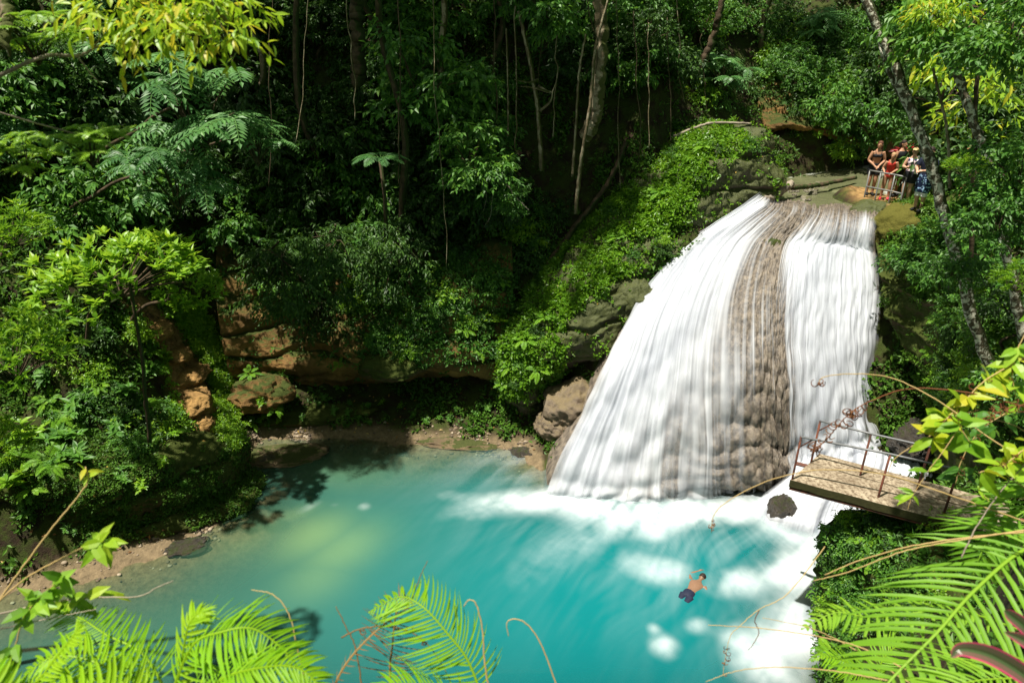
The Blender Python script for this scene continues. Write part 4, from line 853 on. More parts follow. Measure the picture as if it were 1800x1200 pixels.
tag(obj('gravel', mb.mesh('gravel', M['pebble'], True)), 'small pebbles scattered along the silty shore', None, None, 'stuff')
# ---- the forest wall: every tree its own thing
def zone(px, py):
    if py < 170: v = 'high on'
    elif py < 330: v = 'halfway up'
    elif py < 470: v = 'low on'
    else: v = 'low on'
    for lim, nm in ((150, 'the slope by the bent mossy limb'), (300, 'the slope behind the feathery tree'), (430, 'the slope above the earth path'), (540, 'the dark wall above the bare ochre rock'), (640, 'the dark wall over the small tree fern'),
                    (740, 'the dark wall over the cave'), (830, 'the wall behind the sunlit bush'), (920, 'the wall by the dead-twigged trunk'), (1040, 'the wall behind the thin pale stems'), (1150, 'the wall near the stout trunk'),
                    (1280, 'the slope above the fern spur'), (1400, 'the slope above the dark hollow'), (1520, 'the slope above the upper stream'), (1640, 'the slope behind the bathers'), (9999, 'the slope behind the lichen trunks')):
        if px < lim: return v, nm
SP_ = {'broadleaf': ('broadleaf_tree', 'dark glossy broadleaf tree', .3), 'curtain': ('broadleaf_tree', 'dark drooping tree', .26), 'smallleaf': ('small_leaved_tree', 'fine-leaved dark tree', .2),
       'pinnate': ('feathery_tree', 'feathery compound-leaved tree', .3), 'broadleaf_mid': ('broadleaf_tree', 'fresh green broadleaf tree', .3), 'layer': ('tiered_tree', 'bright tiered tree', .3)}
USED = {}
def wall_tree(px, py, key, R_, fwd=.8, lift=.5, **kw):
    p, n = hit(px, py); c = p + np.array([-.0, -fwd, lift]); name, lab, _ = SP_[key]; v, z = zone(px, py)
    label = f'{lab} {v} {z}'
    sizes = ('', 'larger ', 'smaller ', 'wider ', 'denser ', 'looser ')
    q = USED.get(label, 0); USED[label] = q + 1
    grp = 'trees of the forest wall'
    if 0 < q < 3: label = sizes[q] + label if False else label
    return tree(name, label, key, c, R_, None, grp, **kw)
g = np.random.default_rng(5)
for py in range(-60, 600, 74):
    for px in range(395, 1110, 78):
        x, y = px + g.uniform(-30, 30) + (39 if (py // 74) % 2 else 0), py + g.uniform(-26, 26)
        if y > 545 - .0 * x and x < 640: continue
        if x < 470 and y > 410: continue
        if y > 440 and x > 600: continue
        if x > 960 and y > 300 - (x - 1010) * 1.1: continue
        if x > 850 and y > 400: continue
        if 850 < x < 1090 and 60 < y < 420 and g.random() < .72: continue          # the dark gap with bare stems
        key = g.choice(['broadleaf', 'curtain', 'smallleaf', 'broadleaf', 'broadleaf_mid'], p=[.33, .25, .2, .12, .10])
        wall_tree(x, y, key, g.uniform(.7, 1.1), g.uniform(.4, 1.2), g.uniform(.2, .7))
for py in range(24, 520, 84):                      # left slope
    for px in range(-40, 400, 88):
        x, y = px + g.uniform(-34, 34), py + g.uniform(-28, 28)
        if y > 400 and x > 60: continue
        if y > 320 and x < 160: continue
        wall_tree(x, y, g.choice(['pinnate', 'broadleaf', 'smallleaf', 'broadleaf'], p=[.45, .2, .2, .15]), g.uniform(.8, 1.15), g.uniform(.3, 1.4), g.uniform(.2, .8))
for py in range(-70, 230, 66):                      # slope above the stream and the right side
    for px in range(1120, 1860, 80):
        x, y = px + g.uniform(-30, 30), py + g.uniform(-24, 24)
        if y > 150 + (x - 1150) * .25 and x < 1600: continue
        wall_tree(x, y, g.choice(['smallleaf', 'broadleaf_mid', 'broadleaf', 'pinnate'], p=[.4, .3, .2, .1]), g.uniform(.6, .95), g.uniform(.2, .9), g.uniform(.1, .5))
# ---- tall trees added to shade the wall and hollow: trunks in gaps, crowns unseen
for q, (x, y, z, r_) in enumerate(((-8.5, 21.5, 17.5, 1.5), (-6.2, 20.0, 18.5, 1.6), (-4.0, 22.0, 17.0, 1.6), (-2.2, 20.3, 18.2, 1.7), (-.3, 22.0, 17.2, 1.6), (-5.2, 23.5, 18.4, 1.7), (-.8, 24.5, 19, 1.8), (-10.5, 20.5, 18.2, 1.5), (-3, 18.6, 18.8, 1.3), (9.5, 27.0, 18.8, 1.5))):
    bx, by = x + rng.uniform(-.5, .5), y + rng.uniform(1.6, 2.6)
    tree('added_shade_tree', 'tall added shade tree whose bare trunk climbs out of sight above the dark wall', ('broadleaf', 'smallleaf')[q % 2], (x, y, z), r_, (bx, by, drop(bx, by) - .1), 'added shade trees over the wall', trunk=.13, bk=('bark', 'bark_pale')[q % 3 == 0], wob=.25)
# ---- trees one can point to
def T(*a, **kw): return tree(*a, **kw)
def cz(px, py, Y): return atY(px, py, Y)
T('feathery_tree', 'tall feathery tree with pale blue-green compound leaves catching the sun', 'pinnate', cz(335, 175, 16.8), 1.3, trunk=.08, i=0)
T('feathery_tree', 'lower feathery crown just beneath the pale sunlit compound leaves', 'pinnate', cz(300, 290, 16.2), 1.0, i=1)
T('feathery_tree', 'feathery-leaved sapling leaning out beside the dark wall', 'pinnate', cz(445, 235, 17.5), .75, i=2)
T('tiered_tree', 'spreading bright green tree with oval leaves over the earth path', 'layer', cz(205, 485, 14.8), 1.2, trunk=.075, i=0, wob=.12, rz=.6)
T('tiered_tree', 'small bright tier of oval leaves below the spreading tree', 'layer', cz(335, 505, 16.2), .6, i=1)
T('lance_leaved_tree', 'sunlit lime bush of narrow leaves at the picture edge beside the slope', 'lance', cz(20, 640, 9.2), .85, base=(-11.5, 9.6, 1.5), i=0)
T('lance_leaved_tree', 'low tuft of narrow lime leaves under the sunlit edge bush', 'lance', cz(-10, 780, 8.8), .45, base=(-11.5, 9.3, 1.2), i=1)
T('lance_leaved_tree', 'narrow-leaved spray reaching in below the feathery tree', 'lance', cz(20, 415, 9.5), .5, base=(-12, 9.9, 1.5), i=2)
T('broadleaf_tree', 'sunlit bush of broad leaves standing out from the dark wall', 'broadleaf_mid', cz(828, 270, 19.2), .82, i=0)
T('broadleaf_tree', 'broad-leaved tree with heart-shaped leaves above the sunlit bush', 'broadleaf_mid', cz(735, 130, 20.3), 1.2, i=1)
T('broadleaf_tree', 'high broad-leaved spray hanging at the top of the dark wall', 'broadleaf_mid', cz(960, 5, 21), .95, i=2)
T('broadleaf_tree', 'drooping dark tree overhanging the bare ochre rock', 'curtain', cz(490, 425, 18.6), 1.0, i=1)
T('broadleaf_tree', 'dark drooping tree beside the one over the ochre rock', 'curtain', cz(590, 395, 19.0), .95, i=2)
T('broadleaf_tree', 'slim dark tree whose leaves hang down over the cave', 'curtain', cz(700, 400, 19.4), .85, i=3)
T('broadleaf_tree', 'small glossy tree drooping beside the hanging branches', 'broadleaf_mid', cz(905, 350, 19.0), .38, i=1)
T('broadleaf_tree', 'deep green tree of large hanging leaves under the feathery tree', 'broadleaf', cz(170, 330, 19), 1.2, i=2)
T('yellow_leaved_tree', 'sunlit yellow-green branch of slender leaves hanging at the top edge', 'lance_yellow', cz(400, 40, 3.4), .27, over=(-1.6, -2.2, 1.3), i=0, trunk=.025, bk='twig')
T('yellow_leaved_tree', 'paler yellow-green spray further along the sunlit top branch', 'lance_yellow', cz(285, 10, 3.6), .29, over=(-1.8, -2.5, 1.4), i=1, trunk=.025, bk='twig')
T('fine_leaved_tree', 'airy twig of small lime leaflets reaching over the slope', 'pinnate_fine', cz(150, 240, 3.6), .18, over=(-2.2, -2.2, .5), i=0, trunk=.01, bk='twig')
T('fine_leaved_tree', 'second airy lime twig below the bent mossy limb', 'pinnate_fine', cz(40, 270, 3.5), .17, over=(-2.0, -2.3, .4), i=1, trunk=.01, bk='twig')
T('fine_leaved_tree', 'airy lime leaflets at the upper corner beside the pale forked branch', 'pinnate_fine', cz(50, 45, 3.6), .21, over=(-2.0, -2.6, .9), i=0, trunk=.01, bk='twig')
# right-hand side
for lab, px, py, Y, r_, key, ii in (('leafy sapling between the two lichen trunks', 1690, 420, 12.6, .5, 'broadleaf_mid', 0), ('dark leafy sapling in front of the second lichen trunk', 1770, 330, 11.4, .62, 'broadleaf_mid', 1),
        ('green bush filling the corner below the second lichen trunk', 1780, 440, 11.0, .7, 'broadleaf_mid', 2), ('leafy bush at the foot of the lichen trunks', 1730, 560, 11.8, .55, 'smallleaf', 0), ('yellow-lit bush behind the second lichen trunk', 1770, 200, 15, .8, 'lance_yellow', 0),
        ('yellow-lit treetop in the upper corner behind the lichen trunks', 1745, 90, 16, .9, 'lance_yellow', 1), ('dark tree in the top corner above the lichen trunks', 1700, 10, 12.2, .8, 'broadleaf_mid', 2),
        ('green sapling drooping over the cliff right beside the fall', 1640, 440, 14.6, .5, 'broadleaf_mid', 0), ('dense dark bush behind the platform railing', 1745, 760, 9.2, .45, 'smallleaf', 2), ('leafy bush at the picture edge above the platform end', 1800, 690, 9.4, .5, 'broadleaf_mid', 2),
        ('dark bush against the edge above the yellow vine leaves', 1810, 560, 10.5, .6, 'broadleaf', 1), ('dark leafy tree shading the path behind the bathers', 1720, 260, 15.5, .75, 'broadleaf', 3), ('small tree rising behind the path above the bathers', 1660, 150, 17, .8, 'smallleaf', 1)):
    hp_, hn_ = hit(px, py); Y = Y if py < 120 and px > 1560 else max(Y, min(hp_[1] - .5, Y + 8)); r_ = r_ * (Y / 12.5 if Y > 12.5 else 1)
    T({'lance_yellow': 'yellow_leaved_tree', 'smallleaf': 'small_leaved_tree'}.get(key, 'broadleaf_tree'), lab, key, cz(px, py, Y), r_, i=ii, trunk=.035)
def stem_tree(label, pts, r0, r1, bk, name='leaning_tree', limbs=()):
    X = np.array([P3(p) for p in pts]); base = X[0]; t = thing(name, label, 'tree', tuple(base)); Xs = spline(X - base, 40)
    g = np.random.default_rng(abs(int(pts[0][0]))); Xs[1:-1] += .02 * g.normal(size=(38, 3)) * (r0 / .17)
    mb = MB(); V, F = tube(Xs, np.linspace(r0, r1, 40) * (1 + .06 * g.normal(size=40)), 12); mb.addm(V, F); obj('trunk', mb.mesh('trunk', M[bk], True), t)
    for L_ in limbs:
        Q = spline(np.array([P3(p) for p in L_]) - base, 20); mb = MB(); V, F = tube(Q, np.linspace(r1 * .8, r1 * .2, 20), 6); mb.addm(V, F); obj('limb', mb.mesh('limb', M[bk], True), t)
    return t
stem_tree('leaning lichen-spotted trunk crossing in front of the bathers', [(1752, 700, 11.8), (1735, 640, 11.9), (1700, 520, 12.1), (1668, 400, 12.3), (1640, 300, 12.5), (1600, 190, 12.8), (1560, 90, 13.1), (1510, -30, 13.4)], .12, .075, 'bark_lichen',
          limbs=[[(1612, 220, 12.7), (1560, 120, 13.2), (1530, 20, 13.6)]])
stem_tree('second lichen-spotted trunk standing by the picture edge', [(1800, 600, 11.6), (1782, 500, 11.8), (1755, 380, 12.0), (1735, 290, 12.2), (1700, 180, 12.5), (1650, 60, 12.9), (1630, -30, 13.2)], .095, .06, 'bark_lichen')
stem_tree('thin dark sapling stem between the lichen trunks', [(1705, 500, 12.2), (1712, 300, 12.3), (1718, 130, 12.5), (1740, -20, 12.6)], .045, .03, 'bark', 'sapling')
stem_tree('slim upright stem just behind the leaning lichen trunk', [(1670, 330, 12.8), (1665, 230, 12.8), (1640, 120, 13)], .03, .02, 'bark_pale', 'sapling')
stem_tree('stout pale bare trunk rising from the dark gap in the wall', [(1028, 240, 20.4), (1045, 205, 20.2), (1052, 150, 20.2), (1058, 60, 20.3), (1050, -30, 20.4)], .21, .17, 'bark_pale', 'bare_tree')
stem_tree('thin pale mottled stem slanting up beside the stout trunk', [(1012, 375, 20.0), (1022, 280, 19.9), (1038, 180, 19.9), (1048, 80, 20), (1075, -20, 20)], .055, .035, 'bark_pale', 'bare_tree')
stem_tree('second thin stem just beside the mottled one', [(1006, 310, 20.2), (1012, 230, 20.2), (1018, 130, 20.2), (1030, 60, 20.2)], .045, .03, 'bark_pale', 'bare_tree')
stem_tree('leaning brown stem with bare dead twigs in the dark gap', [(952, 300, 20.8), (945, 190, 20.7), (930, 100, 20.6), (912, 20, 20.6)], .07, .05, 'bark_pale', 'bare_tree',
          limbs=[[(946, 140, 20.6), (930, 145, 20.3), (905, 140, 20.1)], [(950, 195, 20.6), (968, 178, 20.3), (972, 160, 20.2), (978, 145, 20.2)], [(947, 152, 20.6), (958, 158, 20.3), (972, 163, 20.2)], [(970, 163, 20.3), (940, 155, 20.0), (915, 152, 19.9)]])
stem_tree('dark slanting trunk behind the fern spur', [(960, 470, 21.2), (1010, 400, 21.4), (1070, 320, 22.0), (1100, 250, 22.6)], .10, .07, 'bark', 'fallen_tree')
stem_tree('thin hanging stem close to the dead twigs', [(893, 240, 20.6), (893, 150, 20.5), (890, 50, 20.4)], .03, .025, 'bark_pale', 'bare_tree')
stem_tree('dark trunk wrapped in vines beside the bare orange soil', [(1225, 130, 25), (1255, 60, 25), (1275, -20, 25)], .13, .10, 'bark', 'bare_tree')
stem_tree('straight dark trunk deep in the shade of the wall', [(632, 150, 21.5), (628, 60, 21.4), (626, -30, 21.4)], .22, .18, 'bark', 'bare_tree')
stem_tree('bent mossy limb sticking in at the picture edge', [(-400, 200, 3.2), (-40, 90, 3.3), (5, 60, 3.4), (12, 30, 3.5), (5, -10, 3.6)], .03, .025, 'bark_pale', 'bare_tree', limbs=[[(-30, 60, 3.3), (10, 80, 3.3), (18, 100, 3.3)]])
stem_tree('long pale forked branch stretching across the slope in the upper corner', [(-400, 300, 3.2), (-30, 145, 3.4), (75, 100, 3.5), (135, 98, 3.6), (175, 80, 3.6)], .011, .006, 'twig', 'bare_branch', limbs=[[(135, 98, 3.6), (160, 130, 3.6), (180, 150, 3.6)], [(160, 88, 3.6), (175, 70, 3.6), (178, 62, 3.6)]])
stem_tree('slim trunk under the spreading bright tree beside the path', [(262, 830, 14.6), (262, 760, 14.5), (255, 690, 14.4), (250, 630, 14.3), (228, 500, 14.2)], .055, .035, 'bark', 'sapling')
stem_tree('pale hanging branch arching down from the sunlit bush', [(845, 300, 19.0), (890, 325, 18.8), (905, 345, 18.7), (930, 370, 18.6)], .025, .012, 'twig', 'bare_branch', limbs=[[(870, 315, 19), (865, 350, 18.9), (862, 380, 18.9), (850, 400, 18.9)], [(850, 310, 19), (855, 345, 18.9), (850, 370, 18.9)]])
stem_tree('fallen grey branch lying on top of the mossy spur', [(1185, 240, 22.6), (1230, 222, 22.4), (1260, 216, 22.2), (1320, 218, 22.1)], .05, .035, 'twig', 'fallen_branch')
stem_tree('driftwood log stranded on the gravel at the far side of the stream', [(1392, 330, 22.2), (1440, 325, 22.9), (1505, 312, 23.6)], .085, .06, 'bark', 'driftwood')
stem_tree('pale wet root slab at the lip left of the stream', [(1335, 358, 21.0), (1365, 340, 21.6), (1392, 322, 22.2)], .16, .12, 'twig', 'driftwood')
# tree ferns and ferns
def P_(px, py): p, n = hit(px, py); return p, n
p = cz(668, 280, 19.6); t = thing('tree_fern', 'small tree fern with arching fronds on a slim stem in the dark wall', 'tree fern', (*p[:2], p[2] - 2.3)); mb = MB(); V, F = tube(np.array([[0, 0, 0], [.05, .02, 1.2], [0, 0, 2.3]]), [.07, .055, .05], 8); mb.addm(V, F)
obj('trunk', mb.mesh('trunk', M['bark'], True), t)
for q in range(9):
    a = q * .698 + .2; mb = MB(); tt_ = np.linspace(0, 1, 6)[:, None]; X = np.array([math.cos(a), math.sin(a), 0]) * tt_ * .85 + UP * (.55 * tt_ - .62 * tt_ ** 2); frond(mb, X, .24, 15, .075, np.random.default_rng(q), .35); obj('frond', mb.mesh('frond', M['leaf_pinnate']), t, (0, 0, 2.3))
FERNS = [(700, 590, .8, 'fern hanging over the cave mouth'), (745, 560, .9, 'bright fern above the cave mouth'), (815, 580, .9, 'fern beside the pale-leaved plant above the cave'), (842, 615, .8, 'fern at the cave roof nearest the spur'), (655, 590, .7, 'fern at the edge of the ochre wall'), (665, 520, .8, 'fern above the ochre wall edge'),
         (880, 500, 1.0, 'dark fern in the hollow behind the spur'), (900, 540, 1.0, 'fern at the inner edge of the spur'), (925, 600, 1.0, 'bright fern low on the spur'), (960, 560, .9, 'bright fern on the spur shoulder'), (905, 640, 1.0, 'fern drooping at the bottom of the spur'), (945, 650, .9, 'lowest bright fern on the spur by the wet rock'),
         (890, 675, .8, 'fern hanging beneath the spur'), (985, 500, .8, 'fern midway down the spur'), (1030, 440, .8, 'fern on the leafy middle of the spur'), (1090, 420, .8, 'fern where the spur bends by the fall'), (1160, 340, .9, 'fern under the mossy top of the spur'), (1240, 260, .8, 'fern on the crest of the spur'),
         (440, 660, .9, 'lone fern beside the squat mossy boulder'), (480, 720, .8, 'fern at the end of the dim mossy shelf'), (597, 680, .6, 'small fern at the back of the shelf below the ochre wall'), (445, 745, .8, 'fern on the green strip near the path'), (600, 640, .6, 'small fern under the ochre overhang'),
         (1465, 885, .6, 'thin pale fern at the corner of the bank below the platform'), (1520, 945, .9, 'golden fern on the bank below the platform'), (1500, 1000, .8, 'dark fern halfway down the bank'), (1540, 985, .8, 'fern amid the bank leaves below the platform'), (1475, 1050, .8, 'fern close to the foam on the bank'), (1470, 1150, .9, 'yellowish fern low on the bank by the water'), (1510, 1180, .8, 'fern at the bottom of the bank'),
         (1400, 160, 1.1, 'fern on the slope above the dark hollow'), (1470, 130, 1.1, 'fern above the upper stream slope'), (1500, 190, 1.1, 'fern overhanging the bank behind the bathers'), (1440, 220, 1.0, 'fern hanging over the hollow mouth'), (1350, 130, 1.1, 'fern high over the mossy boulder top'), (1530, 240, .9, 'fern behind the woman in the dark bikini'),
         (1560, 160, 1.0, 'fern left of the leaning lichen trunk'), (170, 680, .9, 'palm-like fern in the shade of the slope'), (260, 620, .9, 'grey-green fern beside the slim trunk'), (90, 700, .9, 'fern in the shade under the sunlit bush'), (150, 760, .8, 'fern above the mossy ledge'), (60, 860, .8, 'fern over the ledge at the picture edge'),
         (1625, 510, .8, 'fern on the cliff face beside the fall'), (1660, 560, .8, 'fern on the cliff face under the leaning trunk'), (1640, 620, .7, 'fern low on the cliff face'), (1590, 450, .7, 'fern near the top of the cliff face')]
for px, py, s, lab in FERNS: p, n = P_(px, py); plant('fern', lab, 'fern_big' if py < 260 and px > 1300 else 'fern', p + n * .05, s * (1 if py > 260 or px < 1300 else .7), 'fern', 'ferns on the rocks and banks', n=n)
def many(name, lab, cat, key, pts, s, grp, ii=None):
    for q, (px, py) in enumerate(pts):
        p, n = P_(px, py); plant(name, lab, key, p + n * .08, s * random.uniform(.8, 1.2), cat, grp, n=n, i=ii)
g = np.random.default_rng(12)
def inside(poly, n):
    P = np.asarray(poly, float); out = []
    while len(out) < n:
        x, y = g.uniform(P[:, 0].min(), P[:, 0].max()), g.uniform(P[:, 1].min(), P[:, 1].max())
        if inpoly(np.array([x]), np.array([y]), P)[0]: out.append((x, y))
    return out
many('leafy_shrub', 'leafy shrub in the green blanket of the spur beside the fall', 'shrub', 'bush', inside(GREEN_SPUR, 24), .42, 'shrubs on the spur')
many('leafy_shrub', 'leafy shrub on the rock shelf above the dark cave', 'shrub', 'bush', inside([(600, 520), (880, 500), (880, 620), (760, 615), (640, 610)], 20), .62, 'shrubs above the cave')
many('leafy_shrub', 'bright leafy shrub along the sunlit earth path', 'shrub', 'bush', inside([(345, 560), (390, 600), (400, 660), (412, 780), (392, 790), (375, 690), (340, 610)], 16), .55, 'shrubs along the path', 1)
many('leafy_shrub', 'dim shrub on the shaded slope beside the path', 'shrub', 'bush', inside([(-20, 560), (230, 560), (280, 660), (310, 800), (0, 840)], 13), .8, 'shrubs on the shaded slope')
many('fern', 'large arching fern in the dim growth of the shaded slope beside the path', 'fern', 'fern_big', inside([(-20, 560), (230, 560), (280, 660), (300, 800), (0, 840)], 11), .62, 'ferns on the shaded slope')
many('broad_leaved_plant', 'broad-leaved plant standing out of the dim growth beside the path', 'plant', 'seedling', inside([(-20, 560), (230, 560), (280, 660), (300, 800), (0, 840)], 13), 1.5, 'broad-leaved plants on the shaded slope')
many('leafy_shrub', 'small shrub on the mossy ledge by the pool', 'shrub', 'seedling', inside([(0, 800), (340, 800), (360, 850), (200, 930), (0, 960)], 16), .6, 'plants on the ledge')
many('seedling', 'small seedling on the dim shelf in front of the cave', 'plant', 'seedling', inside([(430, 700), (860, 700), (880, 770), (600, 750), (430, 745)], 30), .55, 'seedlings on the shelf')
many('leafy_shrub', 'leafy shrub on the bank below the platform', 'shrub', 'bush', inside([(1500, 890), (1680, 920), (1700, 1050), (1600, 1120), (1470, 1120), (1460, 960)], 26), .48, 'shrubs on the bank below the platform')
many('leafy_shrub', 'leafy shrub on the slope above the upper stream', 'shrub', 'bush', inside([(1200, 30), (1600, 30), (1600, 260), (1480, 270), (1420, 200), (1330, 200), (1210, 170)], 46), 1.05, 'shrubs above the stream')
many('leafy_shrub', 'leafy shrub on the cliff under the lichen trunks', 'shrub', 'bush', inside([(1600, 400), (1800, 380), (1800, 720), (1680, 720), (1620, 560)], 26), .6, 'shrubs on the cliff')
many('leafy_shrub', 'dark shrub low on the forest wall', 'shrub', 'bush', inside([(600, 430), (950, 330), (1010, 400), (880, 500), (620, 520)], 26), .95, 'shrubs low on the forest wall')
for q, (px, p0, p1, Y) in enumerate(((868, -20, 210, 20), (905, 10, 260, 20.4), (960, -20, 180, 20.6), (985, 60, 240, 20.5), (1030, -20, 130, 20), (1085, -20, 330, 21.3), (1110, 20, 290, 21.6), (1140, 40, 260, 22), (1175, 30, 250, 22.5), (760, -20, 470, 19.2), (700, -20, 330, 19.4), (540, -20, 250, 19.4), (475, -20, 330, 18.9), (1195, -20, 180, 22.8), (1235, 60, 200, 24), (610, -20, 210, 19.6))):
    n = 14; g2 = np.random.default_rng(q); b0, b1 = cz(px, p0, Y), cz(px + g2.uniform(-14, 14), p1, Y); tt_ = np.linspace(0, 1, n)[:, None]; X = (b1 - b0) * tt_ + np.concatenate([np.cumsum(g2.normal(size=(n, 2)) * .03, 0), np.zeros((n, 1))], 1)
    o = obj('liana', None); V, F = tube(spline(X, 30), g2.uniform(.012, .022), 5); o.data if False else None; bpy.data.objects.remove(o)
    o = obj('liana', MB().addm(V, F).mesh('liana', M['bark_pale' if q % 2 else 'bark'], True), None, tuple(b0)); tag(o, 'thin bare liana hanging in the dark gaps of the forest wall', 'liana', 'lianas of the forest wall')
for q, (px, py, Y, r_, key) in enumerate(((1665, 470, 9.5, .32, 'broadleaf_mid'), (1760, 380, 8.5, .36, 'broadleaf_mid'), (1800, 300, 8.6, .4, 'broadleaf_mid'), (1780, 60, 9, .45, 'broadleaf_mid'), (1700, 300, 9.8, .28, 'lance'), (1790, 500, 8, .3, 'lance'), (1660, 20, 11, .4, 'lance_yellow'))):
    T('leafy_sapling', ('leafy spray over the middle of the leaning lichen trunk', 'leafy spray over the second lichen trunk', 'dark leafy spray at the edge above the second trunk', 'leafy spray in the upper corner over the trunks', 'slender-leaved tuft between the lichen trunks', 'slender-leaved tuft at the edge under the second trunk', 'yellow-green spray above the leaning trunk')[q], key, cz(px, py, Y), r_, over=(2.2 + 1.5 * (1800 - px) / 200, -.6, -.25), trunk=.014)
p, n = P_(40, 850); plant('seedling', 'large pale-leaved plant at the picture edge above the ledge', 'seedling', p + n * .1, 1.6, 'plant', i=1)
p, n = P_(860, 560); plant('seedling', 'pale star-leaved plant above the cave beside the fern spur', 'seedling', p + n * .2, 1.7, 'plant', i=1)
# ------------------------------------------------------------------ concrete platform
k = NM('weathered_concrete'); a = k.noise(1.6, 6, .65); b = k.noise(14, 5, .7); c = k.noise(60, 3, .7)
col = k.mix(k.ramp(a, [(.35, (0, 0, 0)), (.65, (1, 1, 1))]), (.22, .175, .12), (.44, .37, .265)); col = k.mix(k.ramp(b, [(.4, (1, 1, 1)), (.58, (0, 0, 0))]), col, (.13, .095, .06))
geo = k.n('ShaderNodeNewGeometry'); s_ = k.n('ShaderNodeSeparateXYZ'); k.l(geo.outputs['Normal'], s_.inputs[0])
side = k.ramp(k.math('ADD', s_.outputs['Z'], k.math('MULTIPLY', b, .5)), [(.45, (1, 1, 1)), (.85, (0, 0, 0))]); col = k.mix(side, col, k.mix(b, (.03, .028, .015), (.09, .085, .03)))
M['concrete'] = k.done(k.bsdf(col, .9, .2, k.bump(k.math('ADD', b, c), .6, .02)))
k = NM('rusty_paint'); n1 = k.noise(9, 5, .65); M['rust'] = k.done(k.bsdf(k.mix(k.ramp(n1, [(.38, (0, 0, 0)), (.62, (1, 1, 1))]), (.05, .025, .02), (.17, .055, .03)), .7, .3, k.bump(n1, .4, .01)))
k = NM('grey_pipe'); n1 = k.noise(12, 4, .6); M['pipe'] = k.done(k.bsdf(k.mix(n1, (.07, .075, .08), (.22, .225, .23)), .4, .5))
k = NM('silver_pipe'); n1 = k.noise(12, 4, .6); M['silver'] = k.done(k.bsdf(k.mix(n1, (.10, .10, .095), (.22, .22, .21)), .4, .5))
ZD = 3.8
A, B_, C_, D_ = [atz(x, y, ZD) for x, y in ((1389, 842), (1440, 796), (1762, 880), (1830, 958))]
base = (A + D_) / 2; pf = thing('platform', 'weathered concrete jumping platform with rusty railings above the white water', 'platform', tuple(base))
def slab(name, q, th, mat, sub=24, amp=.006, seed=1):
    u = np.linspace(0, 1, sub); U, Vv = np.meshgrid(u, u); G = (q[0] * ((1 - U) * (1 - Vv))[..., None] + q[1] * (U * (1 - Vv))[..., None] + q[2] * (U * Vv)[..., None] + q[3] * ((1 - U) * Vv)[..., None])
    nz_ = fbm(G[..., 0] * 4, G[..., 1] * 4, oct=4, seed=seed); e = np.minimum(np.minimum(U, 1 - U), np.minimum(Vv, 1 - Vv))
    top = G + UP * (amp * nz_ - .02 * sstep(.03, 0, e) * (.4 + np.abs(nz_)))[..., None]; ins = .012 * nz_
    bot = G - UP * th + UP * (.03 * nz_)[..., None]; n = sub
    V = np.concatenate([top.reshape(-1, 3), bot.reshape(-1, 3)]); F = gridF(n, n); ring = np.concatenate([np.arange(n), np.arange(1, n) * n + n - 1, (n - 1) * n + np.arange(n - 2, -1, -1), np.arange(n - 2, 0, -1) * n])
    r2 = np.roll(ring, -1); S = np.stack([ring, r2, r2 + n * n, ring + n * n], 1)
    me = mesh_np(name, V, [F, F[:, ::-1] + n * n, S], mat, False); return me
sB, sC = atz(1424, 812, ZD), atz(1800, 918, ZD)
lerp = lambda a, b, t: a + (b - a) * t
gap = .012 * norm(B_ - A)
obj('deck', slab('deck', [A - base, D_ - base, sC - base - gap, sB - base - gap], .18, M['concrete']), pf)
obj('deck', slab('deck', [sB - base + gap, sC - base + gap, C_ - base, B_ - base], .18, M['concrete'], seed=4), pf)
beam = MB(); dv = norm(D_ - A); nv_ = np.array([-dv[1], dv[0], 0])
for off in (.06, 1.0):
    V, F = tube(np.stack([A + dv * .02 + nv_ * off - UP * .235, D_ + nv_ * off - UP * .235]) - base, .05, 4); 
    obj('beam', MB().addm(V, F).mesh('beam', M['rust']), pf)
def rail(basepts, h, over, brace=True):
    r = obj('railing', None, pf); tops = [p + UP * h for p in basepts]
    pts = tops + [tops[-1] + (tops[-1] - tops[0]) * over]
    V, F = tube(np.array(pts) - base, .022, 8); me = MB().addm(V, F).mesh('top_rail', M['pipe'], True); obj('top_rail', me, r)
    for p, t_ in zip(basepts, tops):
        mb = MB(); V, F = tube(np.stack([p - UP * .26, p, t_]) - base, .021, 8); mb.addm(V, F); obj('post', mb.mesh('post', M['rust'], True), r)
    if brace:
        d_ = norm(tops[1] - tops[0]); V, F = tube(np.stack([tops[0] - UP * .24, tops[0] + d_ * .22]) - base, .012, 6); obj('brace', MB().addm(V, F).mesh('brace', M['rust'], True), r)
b1 = [atz(1394, 840, ZD), atz(1545, 872, ZD), atz(1660, 901, ZD)]; b2 = [atz(1426, 811, ZD), atz(1512, 835, ZD), atz(1612, 860, ZD)]
out_ = norm(A - sB) * .03
rail([p + out_ for p in b1], .98, .02); rail(b2, .98, .03)
# ------------------------------------------------------------------ upper railing
zr = lambda px, py: (lambda q: np.array([q[0], q[1], drop(q[0], q[1])]))(atz(px, py, 7.0))
rb = [atz(1518, 351, 6.9), atz(1537, 355, 6.9), atz(1561, 360, 6.9), atz(1580, 365, 6.9)]
ur = thing('railing', 'small silver pipe railing in front of the bathers at the top of the fall', 'railing', tuple(rb[0])); r0 = rb[0]
for hh, nm in ((.92, 'top_rail'), (.42, 'lower_rail')):
    V, F = tube(np.array([p + UP * hh for p in rb]) - r0, .024, 8); obj(nm, MB().addm(V, F).mesh(nm, M['silver'], True), ur)
for p in rb: V, F = tube(np.stack([p - UP * .6, p + UP * .92]) - r0, .022, 8); obj('post', MB().addm(V, F).mesh('post', M['silver'], True), ur)
